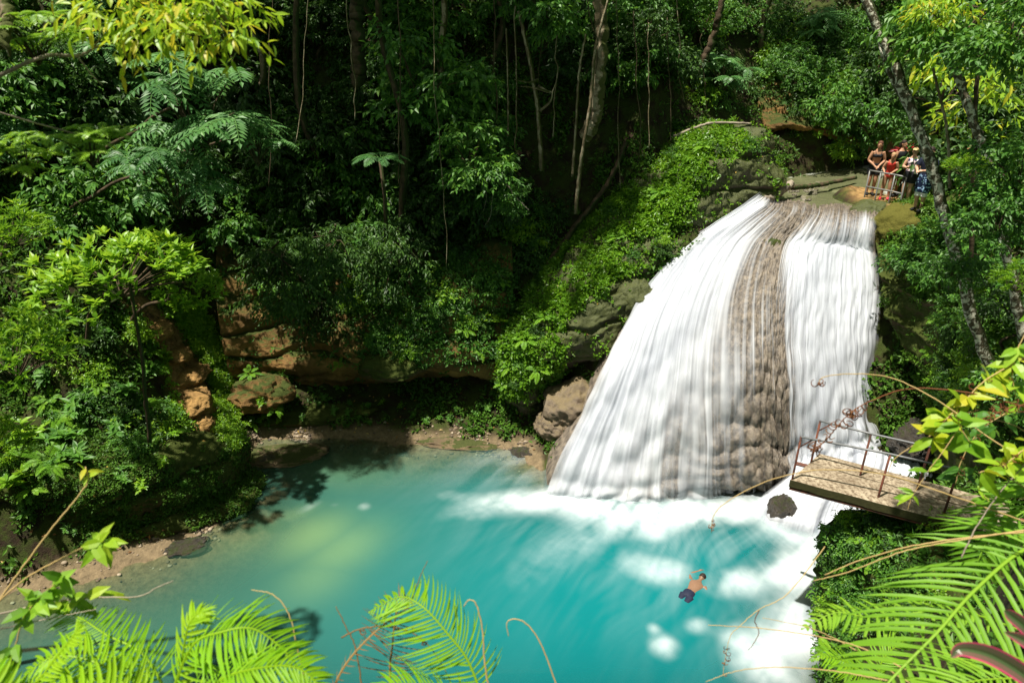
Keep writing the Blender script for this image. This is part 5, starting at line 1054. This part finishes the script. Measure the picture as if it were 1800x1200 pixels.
# ------------------------------------------------------------------ people
def flat_mat(name, c, rough=.7, var=.15, scale=20): k = NM(name); n = k.noise(scale, 3, .6); return k.done(k.bsdf(k.mix(n, tuple(x * (1 - var) for x in c), tuple(min(1, x * (1 + var)) for x in c)), rough, .3))
SK1 = flat_mat('tanned_skin', (.42, .22, .13), .5); SK2 = flat_mat('fair_skin', (.52, .30, .20), .5)
k = NM('patterned_cloth'); vz = k.n('ShaderNodeTexVoronoi'); vz.inputs['Scale'].default_value = 16; k.l(k.pos(), vz.inputs[0]); M['pattern'] = k.done(k.bsdf(k.ramp(vz.outputs['Distance'], [(.3, (.25, .4, .55)), (.42, (.012, .022, .06))]), .8, .2))
k = NM('pink_print_cloth'); vz = k.n('ShaderNodeTexVoronoi'); vz.inputs['Scale'].default_value = 9; k.l(k.pos(), vz.inputs[0]); M['print'] = k.done(k.bsdf(k.ramp(vz.outputs['Distance'], [(.35, (.03, .03, .09)), (.45, (.7, .5, .55)), (.7, (.75, .68, .72))]), .8, .2))
def limb(pts, rads, n=12): 
    P = spline(np.array(pts, float), 4 * len(pts)); r = np.interp(np.linspace(0, 1, len(P)), np.linspace(0, 1, len(rads)), rads); return tube(P, r, n)
def skin_join(name, pieces, mat, parent, vox=.009, sm=4):
    mb = MB(); [mb.addm(V, F) for V, F in pieces]; me = mb.mesh('tmp', None); o = bpy.data.objects.new('tmp', me); COL.objects.link(o)
    r = o.modifiers.new('r', 'REMESH'); r.mode = 'VOXEL'; r.voxel_size = vox; s = o.modifiers.new('s', 'SMOOTH'); s.iterations = sm; s.factor = .5
    dg = bpy.context.evaluated_depsgraph_get(); ev = o.evaluated_get(dg); m2 = bpy.data.meshes.new_from_object(ev, depsgraph=dg); bpy.data.objects.remove(o); bpy.data.meshes.remove(me)
    m2.name = name; m2.materials.clear(); m2.materials.append(mat); m2.polygons.foreach_set('use_smooth', np.ones(len(m2.polygons), bool)); return obj(name, m2, parent)
def person(label, loc, rotz, h, skin, arms, wear, hair, female=True, lean=0., legs=.055, turn=0., grp=None):
    """standing figure, facing -Y before rotz; arms = ((elbow, wrist) right of picture, (elbow, wrist) left); all in units of the height"""
    t = thing('person', label, 'person', tuple(loc), rotz); S = h; sw = .098 if female else .118; hw = .052
    L = lambda z: np.array([0, -lean * max(0, z - .52), 0])
    tor = [(.475, .070, .055), (.50, .088, .062), (.54, .096 if female else .088, .064), (.60, .080, .055), (.64, .070 if female else .080, .050), (.70, .080 if female else .095, .056), (.745, .088 if female else .104, .064 if female else .060), (.79, .092 if female else .112, .052), (.822, .075 if female else .090, .040), (.845, .036, .032), (.865, .030, .030), (.90, .030, .031)]
    def torso(z0, z1, infl=0): 
        zz = np.linspace(z0, z1, 14); T = np.array(tor); return lathe_e([(0, L(z)[1] * S, z * S, (np.interp(z, T[:, 0], T[:, 1]) + infl) * S, (np.interp(z, T[:, 0], T[:, 2]) + infl) * S) for z in zz])
    leg = lambda sx, inf=0, z0=.045, z1=.50: limb([np.array([sx * (hw + (legs - hw) * (.5 - z) / .5 * 1.0), (-.012 if z < .35 and z > .2 else 0), z]) * S for z in np.linspace(z1, z0, 6)], [(np.interp(z, [.04, .1, .2, .27, .35, .5], [.022, .024, .036, .034, .045, .058]) + inf) * S for z in np.linspace(z1, z0, 6)])
    sh = [np.array([sx * sw, 0, .80]) + L(.8) for sx in (1, -1)]
    pcs = [torso(.475, .90)]
    for sx in (1, -1):
        pcs += [leg(sx), limb([np.array([sx * legs, .018, .02]) * S, np.array([sx * legs, -.03, .024]) * S, np.array([sx * (legs + .008), -.095, .014]) * S], [.024 * S, .024 * S, .014 * S])]
    hands = []
    for (el, wr), s0, sx in zip(arms, sh, (1, -1)):
        el, wr = np.array(el), np.array(wr); pcs.append(limb(np.array([s0 - [sx * .015, 0, -.005], s0 * .5 + el * .5, el, el * .5 + wr * .5, wr]) * S, [.036 * S, .030 * S, .024 * S, .023 * S, .016 * S]))
        d = norm(wr - el); sd_ = norm(np.cross(d, [0, 0.2, 1])); nn_ = np.cross(sd_, d); pc = wr + d * .028
        pcs.append(limb(np.array([wr, pc, wr + d * .05]) * S, [.015 * S, .021 * S, .018 * S]))
        for q, (o_, ln) in enumerate(((-.015, .040), (-.005, .048), (.005, .046), (.014, .036))):
            f0 = wr + d * .048 + sd_ * o_; pcs.append(limb(np.array([f0, f0 + d * ln * .5 - nn_ * .006, f0 + d * ln * .8 - nn_ * .02]) * S, [.0062 * S, .0058 * S, .0048 * S], 6))
        f0 = wr + d * .018 - sd_ * .016; pcs.append(limb(np.array([f0, f0 + d * .018 - sd_ * .014, f0 + d * .036 - sd_ * .016]) * S, [.0078 * S, .007 * S, .0056 * S], 6))
    ct, st_ = math.cos(turn), math.sin(turn); hc = np.array([0, -.004, .935]) + L(.93)
    def hd(v): v = np.array(v, float); return hc + np.array([v[0] * ct - v[1] * st_, v[0] * st_ + v[1] * ct, v[2]])
    for q, r in (((0, .004, .008), (.043, .052, .056)), ((0, -.012, -.025), (.034, .038, .042)), ((0, -.056, -.006), (.008, .012, .012)), ((.044, .004, -.004), (.008, .012, .016)), ((-.044, .004, -.004), (.008, .012, .016)), ((0, -.046, -.048), (.014, .010, .010)), ((0, -.050, -.029), (.016, .006, .006))):
        pcs.append(ball(hd(q) * S, np.array(r) * S))
    body = skin_join('body', pcs, skin, t, .0062 * S)
    for sx in (1, -1):
        mb = MB(); V, F = ball(hd((sx * .017, -.046, .004)) * S, np.array((.006, .005, .004)) * S, 8, 6); mb.addm(V, F); obj('eye', mb.mesh('eye', flat_mat('dark_eye', (.02, .015, .01)), True), t)
    hp = [ball(hd((0, .012, .024)) * S, np.array((.050, .056, .052)) * S)]
    if hair[1] > 0: hp.append(limb([hd((0, .045, .02)) * S, hd((0, .062, -.05)) * S, hd((0.01, .06, -hair[1])) * S], [.036 * S, .034 * S, .012 * S]))
    skin_join('hair', hp, hair[0], t, .007 * S)
    for kind, mat in wear:
        if kind == 'shirt': pcs = [torso(.53, .835, .010)] + [limb(np.array([s0 - [sx * .02, 0, -.006], s0 * .55 + np.array(a_[0]) * .45, s0 * .28 + np.array(a_[0]) * .72]) * S, [.046 * S, .042 * S, .040 * S]) for a_, s0, sx in zip(arms, sh, (1, -1))]
        elif kind == 'tank': pcs = [torso(.55, .815, .008)]
        elif kind == 'bra': pcs = [torso(.705, .765, .008), ball(np.array([.035, -.052, .738]) * S + L(.74) * S, np.array((.034, .024, .030)) * S), ball(np.array([-.035, -.052, .738]) * S + L(.74) * S, np.array((.034, .024, .030)) * S)] + [limb(np.array([[sx * .04, -.058, .75], [sx * .055, -.02, .83], [sx * .05, .03, .82], [sx * .03, .06, .75]]) * S + L(.79) * S, [.008 * S] * 4) for sx in (1, -1)]
        elif kind == 'swimsuit': pcs = [torso(.476, .79, .007)] + [limb(np.array([[sx * .05, -.045, .78], [sx * .06, -.01, .835], [sx * .05, .04, .80]]) * S + L(.79) * S, [.011 * S] * 3) for sx in (1, -1)]
        elif kind == 'shorts': pcs = [torso(.478, .60, .010)] + [leg(sx, .012, .38, .50) for sx in (1, -1)]
        elif kind == 'long_shorts': pcs = [torso(.478, .585, .012)] + [leg(sx, .022, .30, .50) for sx in (1, -1)]
        elif kind == 'under_shorts': pcs = [leg(sx, .014, .235, .32) for sx in (1, -1)]
        elif kind == 'shoe':
            for sx in (1, -1): skin_join('shoe', [limb([np.array([sx * legs, .03, .024]) * S, np.array([sx * legs, -.03, .026]) * S, np.array([sx * (legs + .008), -.11, .018]) * S], [.031 * S, .030 * S, .022 * S])], mat, t, .006 * S)
            continue
        elif kind == 'visor':
            pcs = [ball(hd((0, .004, .034)) * S, np.array((.052, .06, .034)) * S), ball(hd((0, -.06, .03)) * S, np.array((.042, .036, .008)) * S)]
        elif kind == 'towel': pcs = [limb(np.array([[.10, -.06, .56], [.09, -.05, .72], [.075, 0, .842], [.08, .05, .72]]) * S, [.028 * S, .030 * S, .026 * S, .028 * S])]
        elif kind == 'pouch': pcs = [ball(np.array([.07, -.075, .60]) * S, np.array((.022, .014, .075)) * S)]
        skin_join({'bra': 'bikini_top', 'tank': 'top'}.get(kind, kind), pcs, mat, t, .008 * S)
    return t
DK = flat_mat('dark_cloth', (.012, .014, .018)); RD = flat_mat('coral_red_cloth', (.60, .05, .035)); NV = flat_mat('navy_cloth', (.010, .014, .035)); WH = flat_mat('white_cloth', (.75, .74, .72)); BK_ = flat_mat('black_shoe', (.01, .01, .01)); PK = flat_mat('pink_shoe', (.75, .06, .09))
HB = flat_mat('red_brown_hair', (.085, .032, .016)); HD = flat_mat('dark_hair', (.02, .012, .008)); HL = flat_mat('light_hair', (.38, .24, .12)); TN = flat_mat('straw_visor', (.45, .33, .15)); TB = flat_mat('cream_cloth', (.6, .52, .38)); YG = flat_mat('yellow_cloth', (.55, .45, .04)); BR = flat_mat('deep_tan_skin', (.36, .16, .085), .5)
def foot(px, py, z=7.0):
    q = atz(px, py, z); q[2] = drop(q[0], q[1]); q = atz(px, py, q[2]); q[2] = drop(q[0], q[1]); return q
rest = (((.135, -.03, .65), (.035, -.12, .56)), ((-.135, -.03, .65), (-.035, -.12, .56)))
person('woman with long red-brown hair in dark bikini top and shorts, hands on railing', foot(1527, 342), -.25, 1.68, SK1, rest, [('bra', DK), ('shorts', DK), ('shoe', BK_)], (HB, .16), True, .1, .05, -.6)
person('child in a coral red swimsuit and pink shoes leaning on the railing', foot(1553, 351), -.5, 1.46, SK1, (((.13, -.06, .66), (.04, -.17, .60)), ((-.14, -.06, .66), (-.10, -.18, .60))), [('swimsuit', RD), ('shoe', PK)], (HL, .06), True, .25, .075, -.3)
person('person with dark hair in a dark top half hidden behind the child in red', foot(1568, 345), .2, 1.72, SK1, (((.13, .0, .65), (.11, -.05, .52)), ((-.13, .0, .65), (-.11, -.05, .52))), [('tank', DK), ('shorts', DK), ('shoe', BK_)], (HD, .08), True, 0, .05, .2)
person('woman in a pale printed top, black shorts and straw visor holding something at her chest', foot(1588, 358), -.9, 1.66, SK2, (((.13, -.05, .66), (.03, -.16, .68)), ((-.13, -.05, .66), (-.03, -.15, .66))), [('tank', M['print']), ('shorts', DK), ('shoe', BK_), ('visor', TN), ('towel', WH)], (HL, .05), True, .05, .045, .2)
person('man in a navy shirt and blue patterned shorts with his arms held forward', foot(1613, 367), -1.0, 1.74, SK2, (((.14, -.06, .67), (.04, -.20, .66)), ((-.14, -.06, .67), (-.05, -.20, .65))), [('shirt', NV), ('long_shorts', M['pattern']), ('under_shorts', WH), ('shoe', BK_), ('pouch', TB)], (HD, 0), False, .04, .05, .2)
person('bare-shouldered person with a white towel behind leaves near the bathers', foot(1692, 345, 7.6), .3, 1.78, BR, (((.15, .0, .66), (.13, -.06, .53)), ((-.15, .0, .66), (-.13, -.06, .53))), [('long_shorts', YG), ('towel', WH)], (HD, 0), False, 0, .05, -.3)
# swimmer: lying in the water, head and back above it
sw_ = atz(1226, 1024, 0); t = person('swimmer with dark hair gliding through the turquoise water', sw_, 0, 1.68, flat_mat('wet_brown_skin', (.20, .115, .07), .4), (((.17, -.01, .90), (.10, -.01, 1.03)), ((-.19, -.01, .74), (-.20, -.02, .60))), [('shorts', NV)], (HD, 0), False, 0, .04, 0)
hd_ = atz(1238, 1016, 0) - atz(1205, 1055, 0); zl = norm(hd_ + [0, 0, .07 * np.linalg.norm(hd_)]); yl = norm(UP - zl * zl[2]); xl = np.cross(yl, zl); og = sw_ - UP * .03 - zl * .80 * 1.68
M4 = Matrix([[xl[i], yl[i], zl[i], og[i]] for i in range(3)] + [[0, 0, 0, 1]])
t.matrix_world = M4
# red-leaved plant among the bathers
g = np.random.default_rng(3); mb = MB(); n = 60; q = rdir(g, n); q[:, 2] = np.abs(q[:, 2]) * .8 + .1
M['red_leaf'] = leaf_mat('red_leaf', [(.25, .008, .012), (.42, .015, .02), (.55, .03, .03)], .35, .4)
leaves(mb, UP * 1.15 + q * .04, q, UP + .3 * g.normal(size=(n, 3)), g.uniform(.3, .5, n), .09, np.clip(g.random(n), 0, 1), 'o', .2, .4)
V, F = tube(np.array([[0, 0, 0], [.02, .02, .6], [0, 0, 1.2]]), .02, 6); q_ = foot(1580, 336); t = thing('red_leaved_plant', 'bright red-leaved plant standing behind the bathers', 'plant', tuple(q_))
obj('foliage', mb.mesh('foliage', M['red_leaf']), t); obj('stem', MB().addm(V, F).mesh('stem', M['bark']), t)
# ------------------------------------------------------------------ close plants on the near bank
def near_fern(label, base, fronds, mat='fern', wid=.013, cat='fern', r0=.5, name='fern'):
    b = np.array(P3D(base)); t = thing(name, label, cat, tuple(b)); g = np.random.default_rng(len(label))
    for pts, L0, npr, *ex in fronds:
        kw = ex[0] if ex else {}; X = np.array([P3D(p) for p in pts]) - b; mb = MB(); X[1:-1] += g.normal(size=(len(X) - 2, 3)) * .012
        frond(mb, X, L0, npr, kw.pop('wid', wid) * .62, g, kw.pop('r0', r0), kw.pop('lean', .35), 's', kw.pop('curl', .22), True, kw.pop('dz', -.1), True, kw.pop('stem', .006), .95, .07)
        obj('frond', mb.mesh('frond', M[kw.pop('mat', mat)]), t)
    return t
def P3D(p): return atD(*p)
near_fern('huge arching green fern filling the lower corner beside the bank', (2050, 1120, 3.0), [
    ([(2020, 900, 3.2), (1900, 935, 3.1), (1800, 975, 3.0), (1720, 1035, 2.9), (1650, 1110, 2.8), (1570, 1190, 2.75), (1520, 1260, 2.7)], .44, 34, dict(wid=.034, lean=.42, r0=.62, stem=.012)),
    ([(1800, 1110, 3.2), (1720, 1085, 3.2), (1640, 1078, 3.2), (1540, 1082, 3.2), (1470, 1088, 3.2), (1410, 1105, 3.2)], .16, 26, dict(wid=.026, lean=.15, r0=.78)),
    ([(2000, 1230, 2.6), (1880, 1190, 2.6), (1780, 1185, 2.55), (1690, 1200, 2.5), (1600, 1250, 2.5)], .26, 30, dict(wid=.024, r0=.7, lean=.3)),
    ([(2000, 800, 3.3), (1900, 830, 3.3), (1820, 880, 3.25), (1750, 950, 3.2), (1710, 1010, 3.2)], .32, 26, dict(wid=.026, r0=.5))])
near_fern('lime-green fern fanning out along the lower edge by the water', (300, 1330, 2.6), [
    ([(300, 1230, 2.5), (260, 1150, 2.55), (200, 1110, 2.6), (140, 1080, 2.65), (85, 1062, 2.7)], .17, 40, dict(wid=.015, lean=.3, r0=.45)),
    ([(290, 1250, 2.45), (330, 1150, 2.45), (390, 1110, 2.45), (450, 1115, 2.45), (510, 1160, 2.45), (560, 1240, 2.45)], .22, 48, dict(wid=.017, lean=.15, r0=.6)),
    ([(300, 1260, 2.5), (320, 1160, 2.5), (330, 1110, 2.5), (345, 1085, 2.5), (362, 1082, 2.5)], .10, 22, dict(wid=.024, r0=.9)),
    ([(280, 1280, 2.4), (230, 1200, 2.4), (170, 1170, 2.4), (100, 1165, 2.4), (30, 1200, 2.4)], .20, 36, dict(wid=.018, r0=.75)),
    ([(310, 1270, 2.3), (370, 1200, 2.3), (440, 1180, 2.3), (520, 1190, 2.3), (590, 1240, 2.3)], .17, 40, dict(wid=.018, r0=.7)),
    ([(270, 1290, 2.2), (200, 1230, 2.2), (120, 1215, 2.2), (20, 1240, 2.2)], .22, 36, dict(wid=.02, r0=.85)),
    ([(60, 1300, 2.3), (60, 1230, 2.3), (85, 1170, 2.3), (120, 1120, 2.3), (140, 1095, 2.3)], .09, 24, dict(wid=.02, r0=.85)),
    ([(40, 1330, 2.2), (10, 1230, 2.2), (-30, 1180, 2.2), (-80, 1160, 2.2)], .12, 20, dict(wid=.03, r0=.9))], 'fern_lit')
near_fern('yellow-green fern curving over the middle of the lower edge', (880, 1340, 2.7), [
    ([(860, 1260, 2.6), (830, 1180, 2.62), (790, 1110, 2.65), (745, 1070, 2.7), (700, 1055, 2.72), (650, 1075, 2.75)], .22, 42, dict(wid=.014, lean=.25, r0=.75)),
    ([(880, 1320, 2.5), (800, 1250, 2.5), (720, 1220, 2.5), (640, 1225, 2.5)], .18, 34, dict(wid=.014, r0=.6))], 'fern_lit')
near_fern('dying brown fern frond tangled beside the yellow-green fern', (690, 1340, 2.8), [
    ([(690, 1260, 2.8), (690, 1190, 2.8), (690, 1130, 2.8), (700, 1075, 2.8), (720, 1050, 2.8)], .16, 24, dict(wid=.008, lean=.05, r0=.4, dz=.05, curl=-.1)),
    ([(560, 1280, 2.7), (600, 1180, 2.7), (660, 1110, 2.7), (720, 1065, 2.7)], .05, 16, dict(wid=.006, r0=.3))], 'dry', name='dead_fern')
near_fern('small golden fern at the waterline corner of the near bank', (1560, 1280, 4.4), [
    ([(1545, 1230, 4.4), (1525, 1190, 4.4), (1490, 1160, 4.4), (1440, 1150, 4.4)], .22, 22, dict(wid=.018, r0=.8)), ([(1560, 1240, 4.4), (1550, 1190, 4.4), (1560, 1150, 4.4), (1590, 1125, 4.4)], .2, 22, dict(wid=.018, r0=.6))], 'fern_lit')
def stem(name, label, pts, r=.004, mat='straw', cat='stem', curls=None, leaves_=None, lmat=None, lk_=('leaf', .07, .03)):
    P = np.array([P3D(p) for p in pts]); b = P[0]; t = thing(name, label, cat, tuple(b)); X = spline(P - b, 44); g = np.random.default_rng(int(abs(pts[-1][0]) * 3 + abs(pts[-1][1])))
    X[1:] += .0008 * g.normal(size=(43, 3)); r = r * .62; V, F = tube(X, np.linspace(r, r * .5, 44), 6); obj('stalk', MB().addm(V, F).mesh('stalk', M[mat], True), t)
    if curls:
        a0, a1, n, sz = curls; mb = MB()
        for q in range(n):
            c = X[int(44 * (a0 + (a1 - a0) * g.random())) - 1]; ph = np.linspace(0, g.uniform(3, 8), 14); ax = norm(g.normal(size=3)); e1 = norm(np.cross(ax, [.3, .5, .8])); e2 = np.cross(ax, e1); rr = sz * g.uniform(.4, 1) * np.linspace(1, .35, 14)
            Q = c + (np.cos(ph) * rr)[:, None] * e1 + (np.sin(ph) * rr)[:, None] * e2 - rr[0] * e1 + ax * (ph * sz * .12)[:, None]; V, F = tube(Q, np.linspace(r * .9, r * .4, 14), 5); obj('tendril', MB().addm(V, F, g.random()).mesh('tendril', M['curl']), t)
    if leaves_:
        mb = MB(); nm, L, W = lk_
        for (a_, cnt) in leaves_:
            P_l = X[np.minimum(43, (44 * np.clip(a_ + .05 * g.normal(size=cnt), 0, 1)).astype(int))]; d = rdir(g, cnt) * [1, .6, .6] + [0, -.1, -.15]
            leaves(mb, P_l, d, UP + [0, -.5, 0] + .4 * g.normal(size=(cnt, 3)), L * g.uniform(.6, 1.2, cnt), W * g.uniform(.8, 1.2, cnt), np.clip(.5 + .25 * g.normal(size=cnt), 0, 1), 'o', .15, .25)
        obj('foliage', mb.mesh('foliage', M[lmat or 'leaf_yellow']), t)
    return t
stem('dried_vine', 'rusty vine stem with curled dead tendrils hanging over the railing end', [(1820, 720, 3.3), (1700, 690, 3.4), (1600, 683, 3.5), (1530, 705, 3.5), (1490, 730, 3.5), (1450, 775, 3.5), (1425, 800, 3.5)], .0065, 'curl', 'vine', (.55, .98, 34, .035))
stem('dried_vine', 'long bare straw-coloured vine arching across the falling water', [(1840, 830, 3.2), (1740, 770, 3.3), (1650, 705, 3.4), (1570, 665, 3.5), (1500, 657, 3.5), (1450, 662, 3.5), (1437, 675, 3.5)], .006, 'straw', 'vine', (.95, 1, 5, .03))
stem('grass_stem', 'thin straw stalk arching in front of the platform to a drooping tip', [(1840, 930, 3.0), (1700, 880, 3.1), (1560, 835, 3.2), (1440, 826, 3.3), (1350, 845, 3.3), (1280, 880, 3.3), (1255, 905, 3.3), (1250, 935, 3.3)], .005, 'straw', 'grass stem', (.93, 1, 6, .012))
stem('grass_stem', 'pair-like upper straw stalk leaning out from the big fern over the bank', [(1800, 935, 2.9), (1720, 942, 3.0), (1600, 960, 3.1), (1510, 985, 3.2), (1450, 1010, 3.2)], .007, 'straw', 'grass stem')
stem('grass_stem', 'lower thicker straw stalk reaching from the big fern to the foam', [(1810, 930, 2.9), (1700, 947, 3.0), (1590, 968, 3.0), (1490, 1005, 3.1), (1430, 1020, 3.1)], .006, 'straw', 'grass stem')
stem('grass_stem', 'green stalk with dark seed pods dangling over the foam', [(1450, 960, 3.3), (1385, 1042, 3.2), (1335, 1070, 3.2), (1300, 1100, 3.2), (1282, 1122, 3.2), (1270, 1190, 3.2)], .004, 'straw', 'grass stem', (.85, 1, 10, .014))
stem('grass_stem', 'straight pale stalk pointing out across the foam', [(1600, 1180, 2.8), (1520, 1140, 2.9), (1440, 1118, 3.0), (1330, 1103, 3.1), (1245, 1098, 3.1)], .005, 'straw', 'grass stem')
stem('grass_stem', 'second pale stalk crossing the straight one over the bank edge', [(1600, 1200, 2.9), (1510, 1145, 3.0), (1430, 1105, 3.1), (1340, 1085, 3.1)], .004, 'straw', 'grass stem')
stem('grass_stem', 'lowest stalk arching just above the lower edge over the foam', [(1560, 1195, 2.6), (1460, 1178, 2.7), (1360, 1172, 2.8), (1290, 1180, 2.8), (1240, 1198, 2.8)], .004, 'straw', 'grass stem')
stem('grass_stem', 'dark wavy stalk of seed pods hanging from the green one', [(1335, 1072, 3.2), (1327, 1090, 3.2), (1334, 1110, 3.2), (1325, 1130, 3.2), (1315, 1142, 3.2)], .004, 'curl', 'grass stem')
stem('fern_stalk', 'lone bare fern stalk curling over against the turquoise water', [(985, 1230, 2.7), (970, 1180, 2.7), (945, 1120, 2.7), (920, 1092, 2.7), (898, 1088, 2.7), (891, 1097, 2.7), (894, 1118, 2.7)], .0055, 'straw', 'fern stalk')
stem('fern_stalk', 'tall bare stalk hooking over beside the yellow-green fern', [(862, 1230, 2.6), (852, 1160, 2.6), (846, 1095, 2.6), (836, 1060, 2.6), (824, 1054, 2.6), (815, 1065, 2.6)], .006, 'straw', 'fern stalk')
stem('fern_stalk', 'thin hooked stalk rising over the lime-green fern', [(545, 1230, 2.6), (525, 1150, 2.6), (508, 1080, 2.6), (480, 1045, 2.6), (442, 1036, 2.6)], .005, 'straw', 'fern stalk')
stem('fern_stalk', 'dry stalk slanting through the dead fern', [(640, 1230, 2.7), (625, 1140, 2.7), (605, 1095, 2.7), (590, 1065, 2.7)], .005, 'dry', 'fern stalk')
stem('fern_stalk', 'fine dark stalk standing above the dead fern', [(722, 1060, 2.8), (730, 1035, 2.8), (742, 1005, 2.8), (752, 985, 2.8)], .004, 'dry', 'fern stalk')
stem('fern_stalk', 'dry stalk bent across the dead fern', [(600, 1120, 2.7), (640, 1103, 2.7), (700, 1102, 2.7), (750, 1130, 2.7), (790, 1190, 2.7)], .005, 'dry', 'fern stalk', (.2, .9, 10, .02))
stem('woody_twig', 'straight straw-coloured twig leaning over the mossy ledge', [(-40, 1110, 2.8), (30, 1010, 2.8), (90, 930, 2.8), (135, 875, 2.8), (155, 845, 2.8), (150, 820, 2.8)], .008, 'straw', 'twig', None, [(.9, 5)], 'leaf_yellow', ('l', .06, .02))
stem('woody_twig', 'leafy twig with yellow-green leaves over the shore', [(-40, 1090, 2.7), (40, 1020, 2.7), (100, 985, 2.7), (150, 960, 2.7), (185, 950, 2.7)], .006, 'straw', 'twig', None, [(.97, 12), (.9, 5)], 'leaf_yellow', ('l', .11, .038))
stem('woody_twig', 'pale dead twig stretching out low across the water', [(-30, 1085, 2.7), (80, 1060, 2.7), (160, 1050, 2.7), (240, 1048, 2.7), (280, 1030, 2.7), (305, 1020, 2.7)], .006, 'twig', 'twig', None, [(.22, 9), (.35, 8)], 'leaf_yellow', ('l', .10, .042))
stem('woody_twig', 'leafy stem clustered with oval leaves in the lower corner', [(-10, 1230, 2.6), (20, 1160, 2.6), (40, 1090, 2.6), (70, 1050, 2.6), (110, 1015, 2.6)], .005, 'straw', 'twig', None, [(.95, 9), (.75, 9), (.5, 7), (.3, 6)], 'leaf_bright', ('l', .10, .045))
stem('woody_twig', 'thin pale twig crossing below the leafy corner stem', [(-20, 1110, 2.6), (60, 1092, 2.6), (120, 1080, 2.6), (170, 1070, 2.6)], .004, 'twig', 'twig')
stem('leafy_vine', 'yellow-green vine with broad ragged leaves beside the leaning trunk', [(1850, 600, 3.4), (1780, 640, 3.4), (1730, 670, 3.4), (1690, 710, 3.4), (1660, 740, 3.4), (1640, 770, 3.4)], .006, 'straw', 'vine', (.3, 1, 14, .03), [(.2, 6), (.4, 10), (.6, 14), (.78, 16), (.95, 9)], 'leaf_yellow', ('l', .125, .06))
stem('leafy_vine', 'green vine with paired leaves climbing past the platform end', [(1860, 880, 3.2), (1790, 850, 3.2), (1740, 810, 3.2), (1700, 770, 3.2), (1680, 730, 3.2)], .006, 'straw', 'vine', None, [(.2, 5), (.45, 6), (.7, 6), (.9, 5)], 'leaf_bright', ('l', .13, .06))
stem('leafy_vine', 'yellowing vine leaves low at the picture edge beside the platform', [(1850, 760, 3.0), (1800, 790, 3.0), (1760, 820, 3.0), (1720, 830, 3.0)], .006, 'straw', 'vine', (.2, .9, 8, .03), [(.3, 8), (.6, 10), (.9, 8)], 'leaf_yellow', ('l', .11, .05))
stem('leafy_vine', 'small leafy sprig crossing the platform railing', [(1700, 730, 3.2), (1660, 790, 3.2), (1630, 830, 3.2), (1605, 870, 3.2), (1595, 895, 3.2)], .0035, 'straw', 'vine', None, [(.45, 3), (.7, 4)], 'leaf_bright', ('l', .10, .035))
stem('leafy_vine', 'leafy stems rising between the big fern and the platform end', [(1760, 1010, 3.4), (1770, 950, 3.4), (1750, 900, 3.4), (1730, 870, 3.4)], .005, 'straw', 'vine', None, [(.3, 6), (.6, 8), (.9, 8)], 'leaf_bright', ('l', .13, .05))
stem('leafy_vine', 'lime-leaved vine hanging in front of the second lichen trunk', [(1850, 520, 3.4), (1800, 590, 3.4), (1780, 650, 3.4), (1790, 720, 3.4)], .005, 'straw', 'vine', (.5, 1, 6, .02), [(.2, 6), (.5, 8), (.8, 8)], 'leaf_bright', ('l', .13, .055))
stem('leafy_vine', 'dense dark green vine low beside the cliff foot and the yellow leaves', [(1850, 700, 3.8), (1780, 720, 3.8), (1720, 760, 3.8), (1690, 810, 3.8), (1680, 850, 3.8)], .005, 'straw', 'vine', (.3, 1, 10, .025), [(.15, 8), (.4, 10), (.6, 10), (.85, 8)], 'leaf_mid', ('l', .12, .05))
stem('dried_vine', 'tangle of rusty dead tendrils under the yellow-green vine', [(1850, 700, 3.3), (1780, 715, 3.3), (1730, 735, 3.3), (1690, 735, 3.3)], .005, 'curl', 'vine', (.1, 1, 26, .04))
stem('grass_stem', 'thin stalk crossing behind the yellow-green vine down to the deck', [(1850, 790, 3.6), (1760, 740, 3.6), (1660, 755, 3.6), (1580, 800, 3.6), (1560, 830, 3.6)], .005, 'straw', 'grass stem')
stem('grass_stem', 'slanting grey stalk rising from the big fern to the corner leaves', [(1690, 980, 3.0), (1720, 920, 3.0), (1770, 850, 3.0), (1830, 790, 3.0)], .006, 'twig', 'grass stem')
# pink-edged strap leaves
M['cordyline'] = leaf_mat('pink_edged_leaf', [(.05, .10, .03), (.12, .10, .06), (.55, .06, .14)], .3, .35)
b = P3D((1860, 1260, 2.0)); t = thing('strap_leaved_plant', 'plant with pink-edged strap leaves in the lower corner', 'plant', tuple(b))
for pts, wd in (([(1850, 1230, 2.0), (1800, 1185, 2.0), (1740, 1150, 2.0), (1690, 1140, 2.0), (1672, 1155, 2.0)], .055), ([(1880, 1200, 2.1), (1840, 1150, 2.1), (1800, 1125, 2.1), (1765, 1110, 2.1)], .05), ([(1860, 1180, 2.2), (1810, 1110, 2.2), (1775, 1080, 2.2), (1765, 1072, 2.2)], .045)):
    X = spline(np.array([P3D(p) for p in pts]) - b, 20); T_ = norm(np.gradient(X, axis=0)); S = norm(np.cross(T_, norm(np.array([-.35, -.7, .6])))); N = np.cross(S, T_); ww = wd * np.sin(np.pi * np.linspace(.25, 1, 20)) ** .7 + .002
    u = np.array([-1, -.8, -.3, 0, .3, .8, 1]) * .5; V = np.stack([X + S * (ww * q)[:, None] + N * (ww * .5 * abs(q))[:, None] for q in u], 1); F = gridF(20, 7); obj('leaf', mesh_np('leaf', V.reshape(-1, 3), [F], M['cordyline'], False, {'rnd': np.tile([1, .45, 0, 0.1, .4, 1], 19)}), t)
# fallen leaves drifting
